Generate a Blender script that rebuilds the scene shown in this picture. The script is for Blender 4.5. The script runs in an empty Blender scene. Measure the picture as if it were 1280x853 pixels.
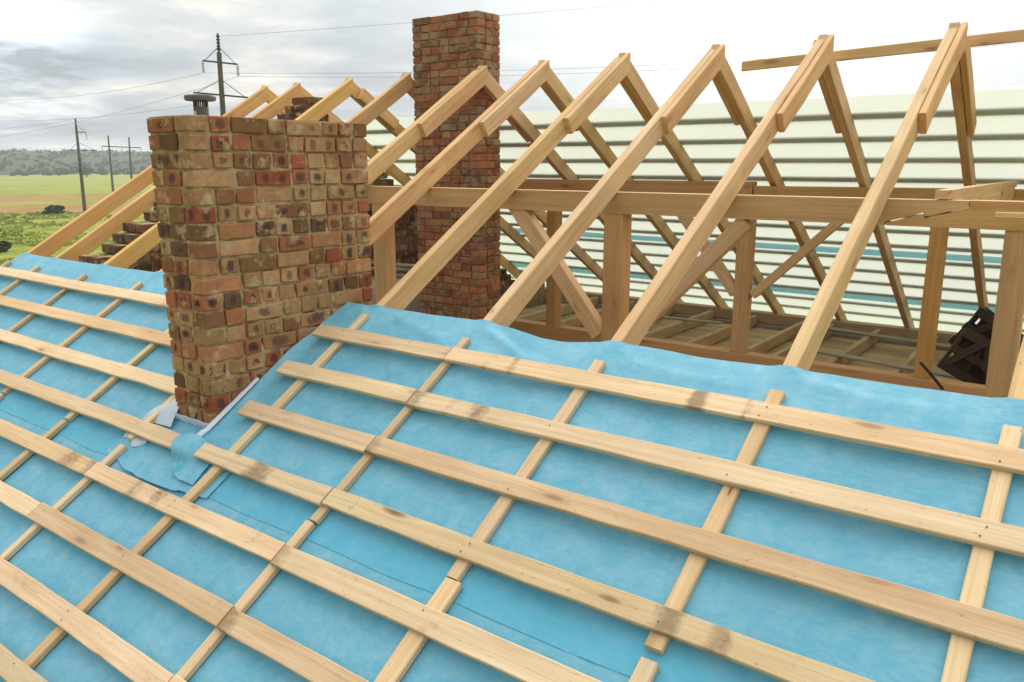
import bpy, bmesh, math, random
from mathutils import Vector, Matrix, noise
random.seed(7)
R = random.random
K = 0.9                                   # metres per modelling unit (one rafter bay)
PA = math.radians(31.2016)
CP, SP = math.cos(PA), math.sin(PA)
XR = [-8.671, -7.954, -6.912, -5.889, -4.769, -3.929, -2.954, -1.969, -1.0, 0.0, 0.984, 1.97]
EX = Vector((1, 0, 0)); EY = Vector((0, 1, 0)); EZ = Vector((0, 0, 1))
sc = bpy.context.scene
COL = sc.collection


def NS(x, v, h=0.0):
    return Vector((x, -v * CP - h * SP, -v * SP + h * CP))


def FS(x, v, h=0.0):
    return Vector((x, v * CP + h * SP, -v * SP + h * CP))


NV, NN = Vector((0, -CP, -SP)), Vector((0, -SP, CP))     # near slope: down the slope, normal
FV, FN = Vector((0, CP, -SP)), Vector((0, SP, CP))       # far slope


def fbm(p, o=3):
    return noise.fractal(p, 1.0, 2.0, o)


# ------------------------------------------------------------------ mesh builder
class MB:
    def __init__(s):
        s.v = []; s.f = []; s.uv = []; s.mi = []
        s.a = {'tone': [], 'dirt': [], 'spoff': [], 'spw': [], 'spon': []}; s.col = []
        s.smooth = False

    def vert(s, p, tone=0.5, dirt=0.0, spoff=0.0, spw=0.0, spon=0.0, col=(1, 1, 1)):
        s.v.append(Vector(p))
        for k, x in zip(('tone', 'dirt', 'spoff', 'spw', 'spon'), (tone, dirt, spoff, spw, spon)):
            s.a[k].append(x)
        s.col.append((*col, 1.0))
        return len(s.v) - 1

    def face(s, idx, uv=None, mi=0):
        s.f.append(tuple(idx)); s.uv.append(uv or [(0, 0)] * len(idx)); s.mi.append(mi)

    def build(s, name, mats, parent=None, base=None, smooth=False, recalc=True):
        if parent is not None:
            org = parent['_o']
            org = Vector(org)
        else:
            if base is None:
                n = len(s.v)
                base = Vector((sum(p.x for p in s.v) / n, sum(p.y for p in s.v) / n, min(p.z for p in s.v)))
            org = Vector(base) * K
        me = bpy.data.meshes.new(name)
        me.from_pydata([tuple(p * K - org) for p in s.v], [], s.f)
        if not isinstance(mats, (list, tuple)):
            mats = [mats]
        for m in mats:
            me.materials.append(m)
        me.polygons.foreach_set('material_index', s.mi)
        ul = me.uv_layers.new(name='UVMap')
        flat = []
        for u in s.uv:
            for q in u:
                flat.extend(q)
        ul.data.foreach_set('uv', flat)
        for k, x in s.a.items():
            if k in ('tone', 'dirt') or any(x):
                at = me.attributes.new(k, 'FLOAT', 'POINT'); at.data.foreach_set('value', x)
        if any(c[:3] != (1, 1, 1) for c in s.col):
            at = me.attributes.new('bcol', 'FLOAT_COLOR', 'POINT')
            at.data.foreach_set('color', [q for c in s.col for q in c])
        me.polygons.foreach_set('use_smooth', [smooth] * len(me.polygons))
        if recalc:
            bm = bmesh.new(); bm.from_mesh(me)
            bmesh.ops.recalc_face_normals(bm, faces=bm.faces)
            bm.to_mesh(me); bm.free()
        me.update()
        o = bpy.data.objects.new(name, me)
        COL.objects.link(o)
        if parent is not None:
            o.parent = parent
        else:
            o.location = org
            o['_o'] = tuple(org)
        return o

    # straight timber, chamfered, slightly irregular; A, B = centres of its two end sections
    def board(s, A, B, wd, w, t, tone=None, seg=0.07, wob=0.0025, dirtA=0.0, dirtB=0.0, spots=(), ch=0.006, mi=0, bow=0.0, taper=0.0, plumbA=0.0):
        A, B = Vector(A), Vector(B)
        d = (B - A); L = d.length; d = d / L
        wd = (Vector(wd) - d * Vector(wd).dot(d)).normalized(); nd = d.cross(wd).normalized()
        tone = R() if tone is None else tone
        n = max(2, int(L / seg) + 1)
        uo, vo = R() * 40, R() * 40
        sd = R() * 500
        ring0 = None; base = len(s.v)
        prof = [(-.5, -.5, 1, 0), (-.5, -.5, 0, 1), (-.5, .5, 0, -1), (-.5, .5, 1, 0), (.5, .5, -1, 0), (.5, .5, 0, -1), (.5, -.5, 0, 1), (.5, -.5, -1, 0)]
        per = [0]
        pts = [(a * w + c * ch, b * t + e * ch) for a, b, c, e in prof]
        for i in range(8):
            q, r_ = pts[i], pts[(i + 1) % 8]
            per.append(per[-1] + math.hypot(q[0] - r_[0], q[1] - r_[1]))
        for i in range(n + 1):
            u = i / n; x = u * L
            c0 = A + d * x + wd * (wob * 1.6 * noise.noise((x * .8, sd, 0)) + bow * (1 - (2 * u - 1) ** 2)) + nd * (wob * noise.noise((x * .7, sd, 9)))
            dw = 1 + (wob * 2.2 / w) * noise.noise((x * 3, sd, 4)) - taper * u
            di = max(dirtA * math.exp(-((x / .12) ** 2)), dirtB * math.exp(-(((L - x) / .12) ** 2)))
            for sx, ss, sr in spots:
                di = max(di, ss * math.exp(-(((x - sx) / sr) ** 2)))
            for a, b in pts:
                s.vert(c0 + wd * a * dw + nd * b - (d * (b * plumbA) if i == 0 else Vector()), tone, di)
        for i in range(n):
            for j in range(8):
                k = (j + 1) % 8
                a = base + i * 8
                u0, u1 = (uo + i * L / n), (uo + (i + 1) * L / n)
                s.face((a + j, a + 8 + j, a + 8 + k, a + k), [(u0, vo + per[j]), (u1, vo + per[j]), (u1, vo + per[j + 1]), (u0, vo + per[j + 1])], mi)
        e0 = [(uo + 7 + pts[j][0] * .12, vo + pts[j][1] * .35) for j in range(8)]
        s.face([base + j for j in range(8)], e0, mi)
        s.face([base + n * 8 + j for j in reversed(range(8))], [e0[j] for j in reversed(range(8))], mi)

    def prism(s, poly, a, b, ax, tone=None, mi=0):
        """poly (2D) extruded from a to b along axis ax (0: poly is y,z   1: poly is x,z)"""
        tone = R() if tone is None else tone
        def P(q, h):
            return (h, q[0], q[1]) if ax == 0 else (q[0], h, q[1])
        n = len(poly); uo, vo = R() * 30, R() * 30
        i0 = [s.vert(P(q, a), tone) for q in poly]; i1 = [s.vert(P(q, b), tone) for q in poly]
        for i in range(n):
            j = (i + 1) % n
            l = math.dist(poly[i], poly[j])
            if ax == 1 and abs(poly[i][0] - poly[j][0]) > abs(poly[i][1] - poly[j][1]) or ax == 0 and abs(poly[i][0] - poly[j][0]) > abs(poly[i][1] - poly[j][1]):
                u0, u1 = poly[i][0], poly[j][0]
                s.face((i0[i], i0[j], i1[j], i1[i]), [(uo + u0, vo), (uo + u1, vo), (uo + u1, vo + abs(b - a)), (uo + u0, vo + abs(b - a))], mi)
            else:
                s.face((i0[i], i0[j], i1[j], i1[i]), [(uo, vo), (uo, vo + l), (uo + .1, vo + l), (uo + .1, vo)], mi)
        uv = [(uo + q[0], vo + q[1]) for q in poly]
        s.face(list(reversed(i0)), list(reversed(uv)), mi); s.face(i1, uv, mi)

    def box(s, lo, hi, tone=0.5, mi=0, M=None):
        c = [Vector((x, y, z)) for x in (lo[0], hi[0]) for y in (lo[1], hi[1]) for z in (lo[2], hi[2])]
        if M is not None:
            c = [M @ p for p in c]
        i = [s.vert(p, tone) for p in c]
        for f in ((0, 1, 3, 2), (4, 6, 7, 5), (0, 4, 5, 1), (2, 3, 7, 6), (0, 2, 6, 4), (1, 5, 7, 3)):
            s.face([i[k] for k in f], [(c[k].x + c[k].y, c[k].z) for k in f], mi)

    def tube(s, pts, r, n=8, r1=None, mi=0, tone=.5):
        pts = [Vector(p) for p in pts]; rings = []
        L = 0
        for i, p in enumerate(pts):
            d = (pts[min(i + 1, len(pts) - 1)] - pts[max(i - 1, 0)]).normalized()
            a = d.orthogonal().normalized() if not rings else (pa - d * pa.dot(d)).normalized()
            pa = a
            b = d.cross(a)
            rr = r if r1 is None else r + (r1 - r) * i / (len(pts) - 1)
            rings.append([s.vert(p + (a * math.cos(2 * math.pi * k / n) + b * math.sin(2 * math.pi * k / n)) * rr, tone) for k in range(n)])
        for i in range(len(rings) - 1):
            L2 = L + (pts[i + 1] - pts[i]).length
            for k in range(n):
                m = (k + 1) % n
                s.face((rings[i][k], rings[i][m], rings[i + 1][m], rings[i + 1][k]), [(L, k / n * .2), (L, (k + 1) / n * .2), (L2, (k + 1) / n * .2), (L2, k / n * .2)], mi)
            L = L2
        s.face(list(reversed(rings[0])), None, mi); s.face(rings[-1], None, mi)

    # one brick: chamfered box with knocked corners; axis frame (l, d, z)
    def brick(s, c, l, d, hl, hd, hz, col, spon=0, spoff=0, spw=.03, ch=.0045, jit=.0042, tone=None):
        tone = R() if tone is None else tone
        lv, dv = Vector(l), Vector(d); zv = EZ
        H = (hl, hd, hz); ax = (lv, dv, zv)
        idx = {}
        for sx in (-1, 1):
            for sy in (-1, 1):
                for sz in (-1, 1):
                    j = Vector((R() - .5, R() - .5, R() - .5)) * 2 * jit
                    for k in range(3):
                        q = [sx * H[0], sy * H[1], sz * H[2]]
                        for m, sg in enumerate((sx, sy, sz)):
                            if m != k:
                                q[m] -= sg * ch
                        idx[(sx, sy, sz, k)] = (s.vert(Vector(c) + lv * q[0] + dv * q[1] + zv * q[2] + j, tone, 0, spoff, spw, spon, col), q)
        def F(keys):
            ii = [idx[k][0] for k in keys]
            # local metres: along the face, up the face
            qs = [idx[k][1] for k in keys]
            kk = keys[0][3]
            if len(set(k[3] for k in keys)) == 1 and kk == 0:
                uv = [(q[1] * K + .0, q[2] * K) for q in qs]
            else:
                uv = [(q[0] * K, q[2] * K) for q in qs]
            s.face(ii, uv, 0)
        S = (-1, 1)
        for a in S:
            F([(a, -1, -1, 0), (a, 1, -1, 0), (a, 1, 1, 0), (a, -1, 1, 0)])
            F([(-1, a, -1, 1), (1, a, -1, 1), (1, a, 1, 1), (-1, a, 1, 1)])
            F([(-1, -1, a, 2), (1, -1, a, 2), (1, 1, a, 2), (-1, 1, a, 2)])
            for b in S:
                F([(a, b, -1, 0), (a, b, 1, 0), (a, b, 1, 1), (a, b, -1, 1)])
                F([(a, -1, b, 0), (a, 1, b, 0), (a, 1, b, 2), (a, -1, b, 2)])
                F([(-1, a, b, 1), (1, a, b, 1), (1, a, b, 2), (-1, a, b, 2)])
                for e in S:
                    F([(a, b, e, 0), (a, b, e, 1), (a, b, e, 2)])


def tag(o, label=None, cat=None, group=None, kind=None):
    if label: o['label'] = label
    if cat: o['category'] = cat
    if group: o['group'] = group
    if kind: o['kind'] = kind
    return o


def thing(name, loc, label, cat, group=None):
    o = bpy.data.objects.new(name, None)
    COL.objects.link(o)
    o.location = Vector(loc) * K
    o['_o'] = tuple(Vector(loc) * K)
    o.empty_display_size = .1
    return tag(o, label, cat, group)


# ------------------------------------------------------------------ materials
class NT:
    def __init__(s, name):
        s.m = bpy.data.materials.new(name); s.m.use_nodes = True
        s.t = s.m.node_tree; s.t.nodes.clear()
        s.out = s.n('ShaderNodeOutputMaterial')

    def n(s, ty, **kw):
        x = s.t.nodes.new(ty)
        for k, v in kw.items():
            setattr(x, k, v)
        return x

    def l(s, a, b):
        s.t.links.new(a, b)

    def attr(s, name):
        return s.n('ShaderNodeAttribute', attribute_name=name)

    def setin(s, node, i, v):
        if hasattr(v, 'is_linked') or hasattr(v, 'links'):
            s.l(v, node.inputs[i])
        else:
            node.inputs[i].default_value = v

    def math(s, op, a, b=0.0, c=None, clamp=False):
        x = s.n('ShaderNodeMath', operation=op, use_clamp=clamp)
        s.setin(x, 0, a); s.setin(x, 1, b)
        if c is not None: s.setin(x, 2, c)
        return x.outputs[0]

    def mix(s, fac, a, b, blend='MIX'):
        x = s.n('ShaderNodeMix', data_type='RGBA', blend_type=blend, clamp_factor=True)
        s.setin(x, 0, fac)
        for i, v in ((6, a), (7, b)):
            if isinstance(v, (tuple, list)):
                x.inputs[i].default_value = (*v[:3], 1)
            else:
                s.l(v, x.inputs[i])
        return x.outputs[2]

    def noise(s, vec, scale, detail=4, rough=.55, dist=0.0):
        x = s.n('ShaderNodeTexNoise')
        x.inputs['Scale'].default_value = scale; x.inputs['Detail'].default_value = detail
        x.inputs['Roughness'].default_value = rough; x.inputs['Distortion'].default_value = dist
        if vec is not None: s.l(vec, x.inputs['Vector'])
        return x.outputs['Fac']

    def ramp(s, fac, stops):
        x = s.n('ShaderNodeValToRGB')
        e = x.color_ramp.elements
        while len(e) < len(stops): e.new(.5)
        for q, (p, c) in zip(e, stops):
            q.position = p
            q.color = (*c, 1) if isinstance(c, (tuple, list)) else (c, c, c, 1)
        s.l(fac, x.inputs[0])
        return x.outputs[0]

    def scale(s, vec, sx, sy, sz=1.0, off=None):
        x = s.n('ShaderNodeMapping')
        x.inputs['Scale'].default_value = (sx, sy, sz)
        s.l(vec, x.inputs['Vector'])
        return x.outputs[0]

    def obj(s):
        return s.n('ShaderNodeTexCoord').outputs['Object']

    def pos(s):
        return s.n('ShaderNodeNewGeometry').outputs['Position']

    def bump(s, h, strength=.3, dist=.01, normal=None):
        x = s.n('ShaderNodeBump')
        x.inputs['Strength'].default_value = strength; x.inputs['Distance'].default_value = dist
        s.l(h, x.inputs['Height'])
        if normal is not None: s.l(normal, x.inputs['Normal'])
        return x.outputs[0]

    def bsdf(s, col, rough=.7, spec=.3, normal=None, metal=0.0):
        x = s.n('ShaderNodeBsdfPrincipled')
        s.setin(x, 'Base Color', (*col, 1) if isinstance(col, tuple) else col)
        s.setin(x, 'Roughness', rough)
        x.inputs['Specular IOR Level'].default_value = spec
        x.inputs['Metallic'].default_value = metal
        if normal is not None: s.l(normal, x.inputs['Normal'])
        return x.outputs[0]

    def fin(s, sh):
        s.l(sh, s.out.inputs['Surface']); return s.m


def wood(name, lo, hi, dirt=(.16, .105, .058), grey=None, tonevar=.30, dirtall=.0, knots=1.0):
    w = NT(name)
    uv = w.n('ShaderNodeTexCoord').outputs['UV']
    tone = w.attr('tone').outputs['Fac']; da = w.attr('dirt').outputs['Fac']
    sep = w.n('ShaderNodeSeparateXYZ'); w.l(uv, sep.inputs[0])
    cb = w.n('ShaderNodeCombineXYZ')
    w.l(sep.outputs[0], cb.inputs[0]); w.l(sep.outputs[1], cb.inputs[1]); w.l(w.math('MULTIPLY', tone, 37.0), cb.inputs[2])
    v = cb.outputs[0]
    # the grain bends round the knots
    vk = w.n('ShaderNodeTexVoronoi', feature='F1')
    w.l(w.scale(v, 2.3, 9.0, 1), vk.inputs['Vector']); vk.inputs['Scale'].default_value = 1.0
    kd = vk.outputs['Distance']
    ksel = w.n('ShaderNodeSeparateColor'); w.l(vk.outputs['Color'], ksel.inputs[0])
    kon = w.math('GREATER_THAN', ksel.outputs[0], 1 - .40 * knots)
    ksz = w.math('MULTIPLY_ADD', ksel.outputs[1], .15, .07)
    knot = w.math('MULTIPLY', w.math('SUBTRACT', 1.0, w.math('DIVIDE', kd, ksz), clamp=True), kon)
    knot = w.math('MULTIPLY', w.math('POWER', knot, .55), w.math('MULTIPLY_ADD', ksel.outputs[2], .6, .35))
    halo = w.math('MULTIPLY', w.math('SUBTRACT', 1.0, w.math('DIVIDE', kd, w.math('MULTIPLY', ksz, 3.0)), clamp=True), kon)
    wv = w.n('ShaderNodeVectorMath', operation='ADD')
    hv = w.n('ShaderNodeCombineXYZ'); w.l(w.math('MULTIPLY', halo, .02), hv.inputs[1])
    w.l(v, wv.inputs[0]); w.l(hv.outputs[0], wv.inputs[1])
    g1 = w.noise(w.scale(wv.outputs[0], .8, 34, 1), 1.0, 4, .62, .55)
    g2 = w.noise(w.scale(wv.outputs[0], 2.2, 150, 1), 1.0, 3, .6, .2)
    g3 = w.noise(w.scale(v, 1.1, 3.5, 1), 1.0, 3, .55)
    gr = w.math('ADD', w.math('MULTIPLY', g1, .6), w.math('MULTIPLY', g2, .4))
    c = w.ramp(gr, [(.30, lo), (.52, tuple((a + b) / 2 for a, b in zip(lo, hi))), (.72, hi)])
    c = w.mix(w.math('MULTIPLY', w.ramp(g3, [(.38, 0.0), (.7, 1.0)]), .45), c, tuple(a * b for a, b in zip(lo, (.88, .80, .72))))
    stk = w.ramp(w.noise(w.scale(wv.outputs[0], 1.6, 75, 1), 1.0, 3, .6, .3), [(.60, 0.0), (.72, .42)])
    c = w.mix(stk, c, tuple(a * b for a, b in zip(lo, (.72, .58, .46))))
    spk = w.ramp(w.noise(w.scale(v, 38, 75, 1), 1.0, 2, .5), [(.68, 0.0), (.76, .55)])
    c = w.mix(spk, c, (.17, .10, .055))
    c = w.mix(w.math('MULTIPLY', halo, .35), c, tuple(a * b for a, b in zip(lo, (.75, .6, .5))))
    c = w.mix(knot, c, (.10, .052, .025))
    if grey:
        c = w.mix(w.ramp(w.noise(w.scale(v, 1.2, 9, 1), 1.0, 4), [(.3, .25), (.65, .9)]), c, grey)
    # board to board shade
    hs = w.n('ShaderNodeHueSaturation')
    w.l(c, hs.inputs['Color'])
    w.l(w.math('MULTIPLY_ADD', w.math('FRACT', w.math('MULTIPLY', tone, 13.7)), .016, .490), hs.inputs['Hue'])
    w.l(w.math('MULTIPLY_ADD', tone, tonevar, 1 - tonevar * .55), hs.inputs['Value'])
    w.l(w.math('MULTIPLY_ADD', w.math('FRACT', w.math('MULTIPLY', tone, 7.3)), .16, .90), hs.inputs['Saturation'])
    c = hs.outputs[0]
    # dirt: boot mud, damp ends, scuffs
    sn = w.noise(w.scale(v, 22, 26, 1), 1.0, 5, .7)
    sn2 = w.noise(w.scale(v, 5, 9, 1), 1.0, 5, .65)
    rare = w.ramp(sn2, [(.62, 0.0), (.76, .45)])
    dm = w.math('MULTIPLY', w.ramp(w.math('ADD', w.math('MULTIPLY', da, .40), w.math('ADD', w.math('MULTIPLY', sn, .42), w.math('MULTIPLY', sn2, .36))), [(.60, 0.0), (.80, .70)]), w.math('MINIMUM', w.math('MULTIPLY', da, 3.0), 1.0))
    dm = w.math('MAXIMUM', dm, w.math('MULTIPLY', rare, .55 + dirtall))
    if dirtall:
        dm = w.math('MAXIMUM', dm, w.math('MULTIPLY', sn, dirtall))
    c = w.mix(dm, c, dirt)
    h = w.math('ADD', w.math('MULTIPLY', g2, .6), w.math('MULTIPLY', sn, .4))
    return w.fin(w.bsdf(c, .72, .25, w.bump(h, .35, .004)))


M_BATTEN = wood('sawn_pine_batten', (.53, .362, .195), (.79, .62, .405), tonevar=.44)
M_RAFTER = wood('planed_pine_rafter', (.52, .31, .135), (.82, .595, .335), tonevar=.22, knots=1.35)
M_RAFTER_FIELDLIT = wood('field_lit_pine_rafter', (.58, .335, .115), (.82, .56, .25), tonevar=.2)  # rafter pine with warm light off the field painted into its colour
M_BEAM = wood('amber_pine_beam', (.43, .24, .085), (.70, .44, .185), tonevar=.25, knots=1.2)
M_OLD = wood('weathered_plank', (.28, .20, .12), (.46, .36, .22), grey=(.32, .29, .235), dirtall=.12)
M_JOIST = wood('joist_timber', (.42, .29, .15), (.62, .46, .26), tonevar=.3, dirtall=.06)
M_DARK = wood('tarred_dark_wood', (.030, .018, .012), (.065, .040, .026), tonevar=.4, dirtall=.2)


def brick_mat(name, mortar, smear, soot):
    w = NT(name)
    uv = w.n('ShaderNodeTexCoord').outputs['UV']
    pos = w.pos()
    bc = w.n('ShaderNodeAttribute', attribute_name='bcol').outputs['Color']
    tone = w.attr('tone').outputs['Fac']
    n1 = w.noise(pos, 9, 5, .65); n2 = w.noise(pos, 55, 4, .7); n3 = w.noise(pos, 2.2, 3)
    c = w.mix(w.ramp(n1, [(.35, 0.0), (.66, .75)]), bc, w.mix(1.0, bc, (.66, .56, .50), 'MULTIPLY'))
    c = w.mix(w.ramp(n2, [(.45, 0.0), (.75, .45)]), c, w.mix(1.0, bc, (1.5, 1.5, 1.45), 'MULTIPLY'))
    # fine rows of roller dimples
    sep = w.n('ShaderNodeSeparateXYZ'); w.l(uv, sep.inputs[0])
    sx = w.math('SINE', w.math('MULTIPLY', sep.outputs[0], 785.0)); sz = w.math('SINE', w.math('MULTIPLY', sep.outputs[1], 785.0))
    dots = w.ramp(w.math('MULTIPLY', sx, sz), [(.55, 0.0), (.85, 1.0)])
    dots = w.math('MULTIPLY', dots, w.ramp(w.noise(pos, 4.5, 2), [(.45, 0.0), (.6, 1.0)]))
    c = w.mix(w.math('MULTIPLY', dots, .35), c, (.055, .035, .028))
    # kiln flash marks: dark blotches set on the face of the brick
    off = w.attr('spoff').outputs['Fac']; sw = w.attr('spw').outputs['Fac']; on = w.attr('spon').outputs['Fac']
    wob = w.n('ShaderNodeTexNoise'); wob.inputs['Scale'].default_value = 40; wob.inputs['Detail'].default_value = 3
    w.l(pos, wob.inputs['Vector'])
    ws = w.n('ShaderNodeSeparateColor'); w.l(wob.outputs['Color'], ws.inputs[0])
    uu = w.math('ADD', sep.outputs[0], w.math('MULTIPLY_ADD', ws.outputs[0], .024, -.012))
    vv = w.math('ADD', sep.outputs[1], w.math('MULTIPLY_ADD', ws.outputs[1], .024, -.012))
    du = w.math('DIVIDE', w.math('SUBTRACT', w.math('ABSOLUTE', uu), off), sw)
    dv = w.math('DIVIDE', vv, w.math('MULTIPLY_ADD', w.math('FRACT', w.math('MULTIPLY', tone, 9.1)), .018, .020))
    dd = w.math('POWER', w.math('ADD', w.math('POWER', w.math('ABSOLUTE', du), 3.0), w.math('POWER', w.math('ABSOLUTE', dv), 3.0)), .333)
    sp = w.ramp(dd, [(.30, 1.0), (.85, .72), (1.45, 0.0)])
    sp = w.math('MULTIPLY', w.math('MULTIPLY', sp, w.math('MULTIPLY', on, w.math('MULTIPLY_ADD', w.math('FRACT', w.math('MULTIPLY', tone, 5.3)), .30, .72))), soot)
    sp = w.math('MULTIPLY', sp, w.ramp(w.noise(pos, 34, 4, .7), [(.30, .55), (.48, 1.0)]))
    c = w.mix(sp, c, w.mix(w.ramp(n2, [(.4, 0.0), (.7, 1.0)]), (.020, .018, .024), (.055, .050, .066)))
    # mortar dragged over the faces
    sm = w.noise(pos, 7.5, 6, .68)
    smm = w.ramp(sm, [(smear, 0.0), (smear + .03, .55), (smear + .12, .95)])
    mc = w.ramp(w.noise(pos, 16, 5, .7), [(.3, tuple(a * .68 for a in mortar)), (.7, tuple(a * 1.15 for a in mortar))])
    c = w.mix(smm, c, mc)
    h = w.math('ADD', w.math('MULTIPLY', n1, .5), w.math('SUBTRACT', w.math('MULTIPLY', n2, .5), w.math('MULTIPLY', dots, .25)))
    h = w.math('ADD', h, w.math('MULTIPLY', smm, .5))
    return w.fin(w.bsdf(c, .88, .15, w.bump(h, .6, .006)))


def mortar_mat(name, col):
    w = NT(name); pos = w.pos()
    a = w.noise(pos, 14, 6, .7); b = w.noise(pos, 90, 4, .7)
    c = w.ramp(a, [(.3, tuple(x * .62 for x in col)), (.55, col), (.75, tuple(min(1, x * 1.18) for x in col))])
    c = w.mix(w.ramp(b, [(.5, 0.0), (.75, .5)]), c, tuple(x * .45 for x in col))
    return w.fin(w.bsdf(c, .95, .1, w.bump(w.math('ADD', w.math('MULTIPLY', a, .6), w.math('MULTIPLY', b, .5)), .9, .008)))


M_BRICK = brick_mat('burnt_patterned_brick', (.45, .335, .19), .550, 1.0)
M_MORTAR = mortar_mat('sandy_mortar', (.44, .33, .185))
M_BRICK2 = brick_mat('red_chimney_brick', (.31, .225, .14), .505, .0)
M_MORTAR2 = mortar_mat('grey_brown_mortar', (.33, .24, .15))


def membrane(name, col, pale, trans, tcol, mottle=.55):
    w = NT(name)
    pos = w.pos()
    n1 = w.noise(pos, 9.0, 6, .68, .6); n3 = w.noise(pos, 1.3, 3)
    n2 = w.noise(w.scale(pos, 22, 60, 60), 1.0, 5, .7, .8)
    m = w.ramp(w.math('ADD', w.math('MULTIPLY', n1, .62), w.math('MULTIPLY', n2, .38)), [(.42, 0.0), (.62, 1.0)])
    c = w.mix(w.math('MULTIPLY', m, mottle), col, pale)
    c = w.mix(w.ramp(n3, [(.45, 0.0), (.72, .35)]), c, tuple(x * .86 for x in col))
    c = w.mix(w.math('MULTIPLY', w.attr('dirt').outputs['Fac'], .8), c, tuple(x * y for x, y in zip(col, (.50, 1.02, 1.06))))  # lap band: deeper blue painted in for the doubled sheet passing less light
    dust = w.ramp(w.noise(pos, 3.1, 6, .75), [(.60, 0.0), (.74, .22)])
    c = w.mix(dust, c, (.42, .44, .42))
    nb = w.bump(w.math('ADD', w.math('MULTIPLY', n2, .35), w.math('MULTIPLY', w.noise(pos, 5.0, 4, .55, 1.2), 1.1)), .30, .012)
    b = w.bsdf(c, .55, .25, nb)
    tr = w.n('ShaderNodeBsdfTranslucent'); w.l(w.mix(w.attr('dirt').outputs['Fac'], tcol, (tcol[0] * .34, tcol[1] * .80, tcol[2] * .93)), tr.inputs['Color'])  # backlight through two sheets tinted into the lap's translucent colour
    mx = w.n('ShaderNodeMixShader'); mx.inputs[0].default_value = trans
    w.l(b, mx.inputs[1]); w.l(tr.outputs[0], mx.inputs[2])
    return w.fin(mx.outputs[0])


M_BLUE = membrane('blue_roof_membrane', (.118, .395, .570), (.30, .525, .66), .10, (.30, .6, .7), .60)
M_WHITE = membrane('white_membrane_underside', (.52, .61, .72), (.66, .72, .79), .15, (.8, .85, .9), .3)
M_PALE = membrane('pale_translucent_membrane', (.60, .82, 1.0), (.66, .84, .97), .35, (.86, .93, .85), .3)
M_TARP = membrane('dusty_mauve_sheet', (.27, .22, .20), (.36, .30, .27), .02, (.4, .4, .4), .5)


def plain(name, col, rough=.6, spec=.3, metal=0.0, vary=.25, sc_=8.0):
    w = NT(name); p = w.pos()
    n = w.noise(p, sc_, 5, .65)
    c = w.ramp(n, [(.3, tuple(x * (1 - vary) for x in col)), (.7, tuple(x * (1 + vary * .6) for x in col))])
    return w.fin(w.bsdf(c, rough, spec, w.bump(n, .15, .004), metal))


M_PLASTIC = plain('grey_vent_plastic', (.105, .108, .11), .55, .35, vary=.12)
M_LABEL = plain('pale_sticker', (.55, .55, .55), .5)
M_STEEL = plain('rusty_steel', (.035, .025, .02), .7, .4, .3)
M_NAIL = plain('nail_head', (.07, .05, .04), .6, .4, .3)
M_POLE = plain('tarred_pole', (.095, .078, .055), .85, .15, vary=.35, sc_=3)
M_ARM = plain('dark_crossarm_steel', (.045, .045, .045), .7, .3)
M_INSUL = plain('pale_insulator', (.38, .37, .30), .4, .5)
M_WIRE = plain('aluminium_cable', (.10, .105, .11), .6, .4)
M_FOLIAGE = plain('dark_foliage', (.050, .085, .022), .8, .15, vary=.55, sc_=1.2)
M_BARK = plain('bark', (.10, .075, .05), .9, .1)
M_WOODLAND = plain('hill_woodland', (.040, .066, .034), .9, .1, vary=.2, sc_=.03)
M_WALL = plain('plain_block_wall', (.30, .25, .20), .9, .1)


def blade_mat():
    w = NT('grass_blades'); p = w.pos()
    n = w.noise(p, .35, 4)
    c = w.ramp(n, [(.3, (.075, .12, .022)), (.55, (.16, .21, .035)), (.75, (.28, .28, .07))])
    d = w.n('ShaderNodeBsdfDiffuse'); w.l(c, d.inputs[0])
    t = w.n('ShaderNodeBsdfTranslucent'); w.l(c, t.inputs[0])
    m = w.n('ShaderNodeMixShader'); m.inputs[0].default_value = .45
    w.l(d.outputs[0], m.inputs[1]); w.l(t.outputs[0], m.inputs[2])
    return w.fin(m.outputs[0])


M_BLADE = blade_mat()


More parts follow.
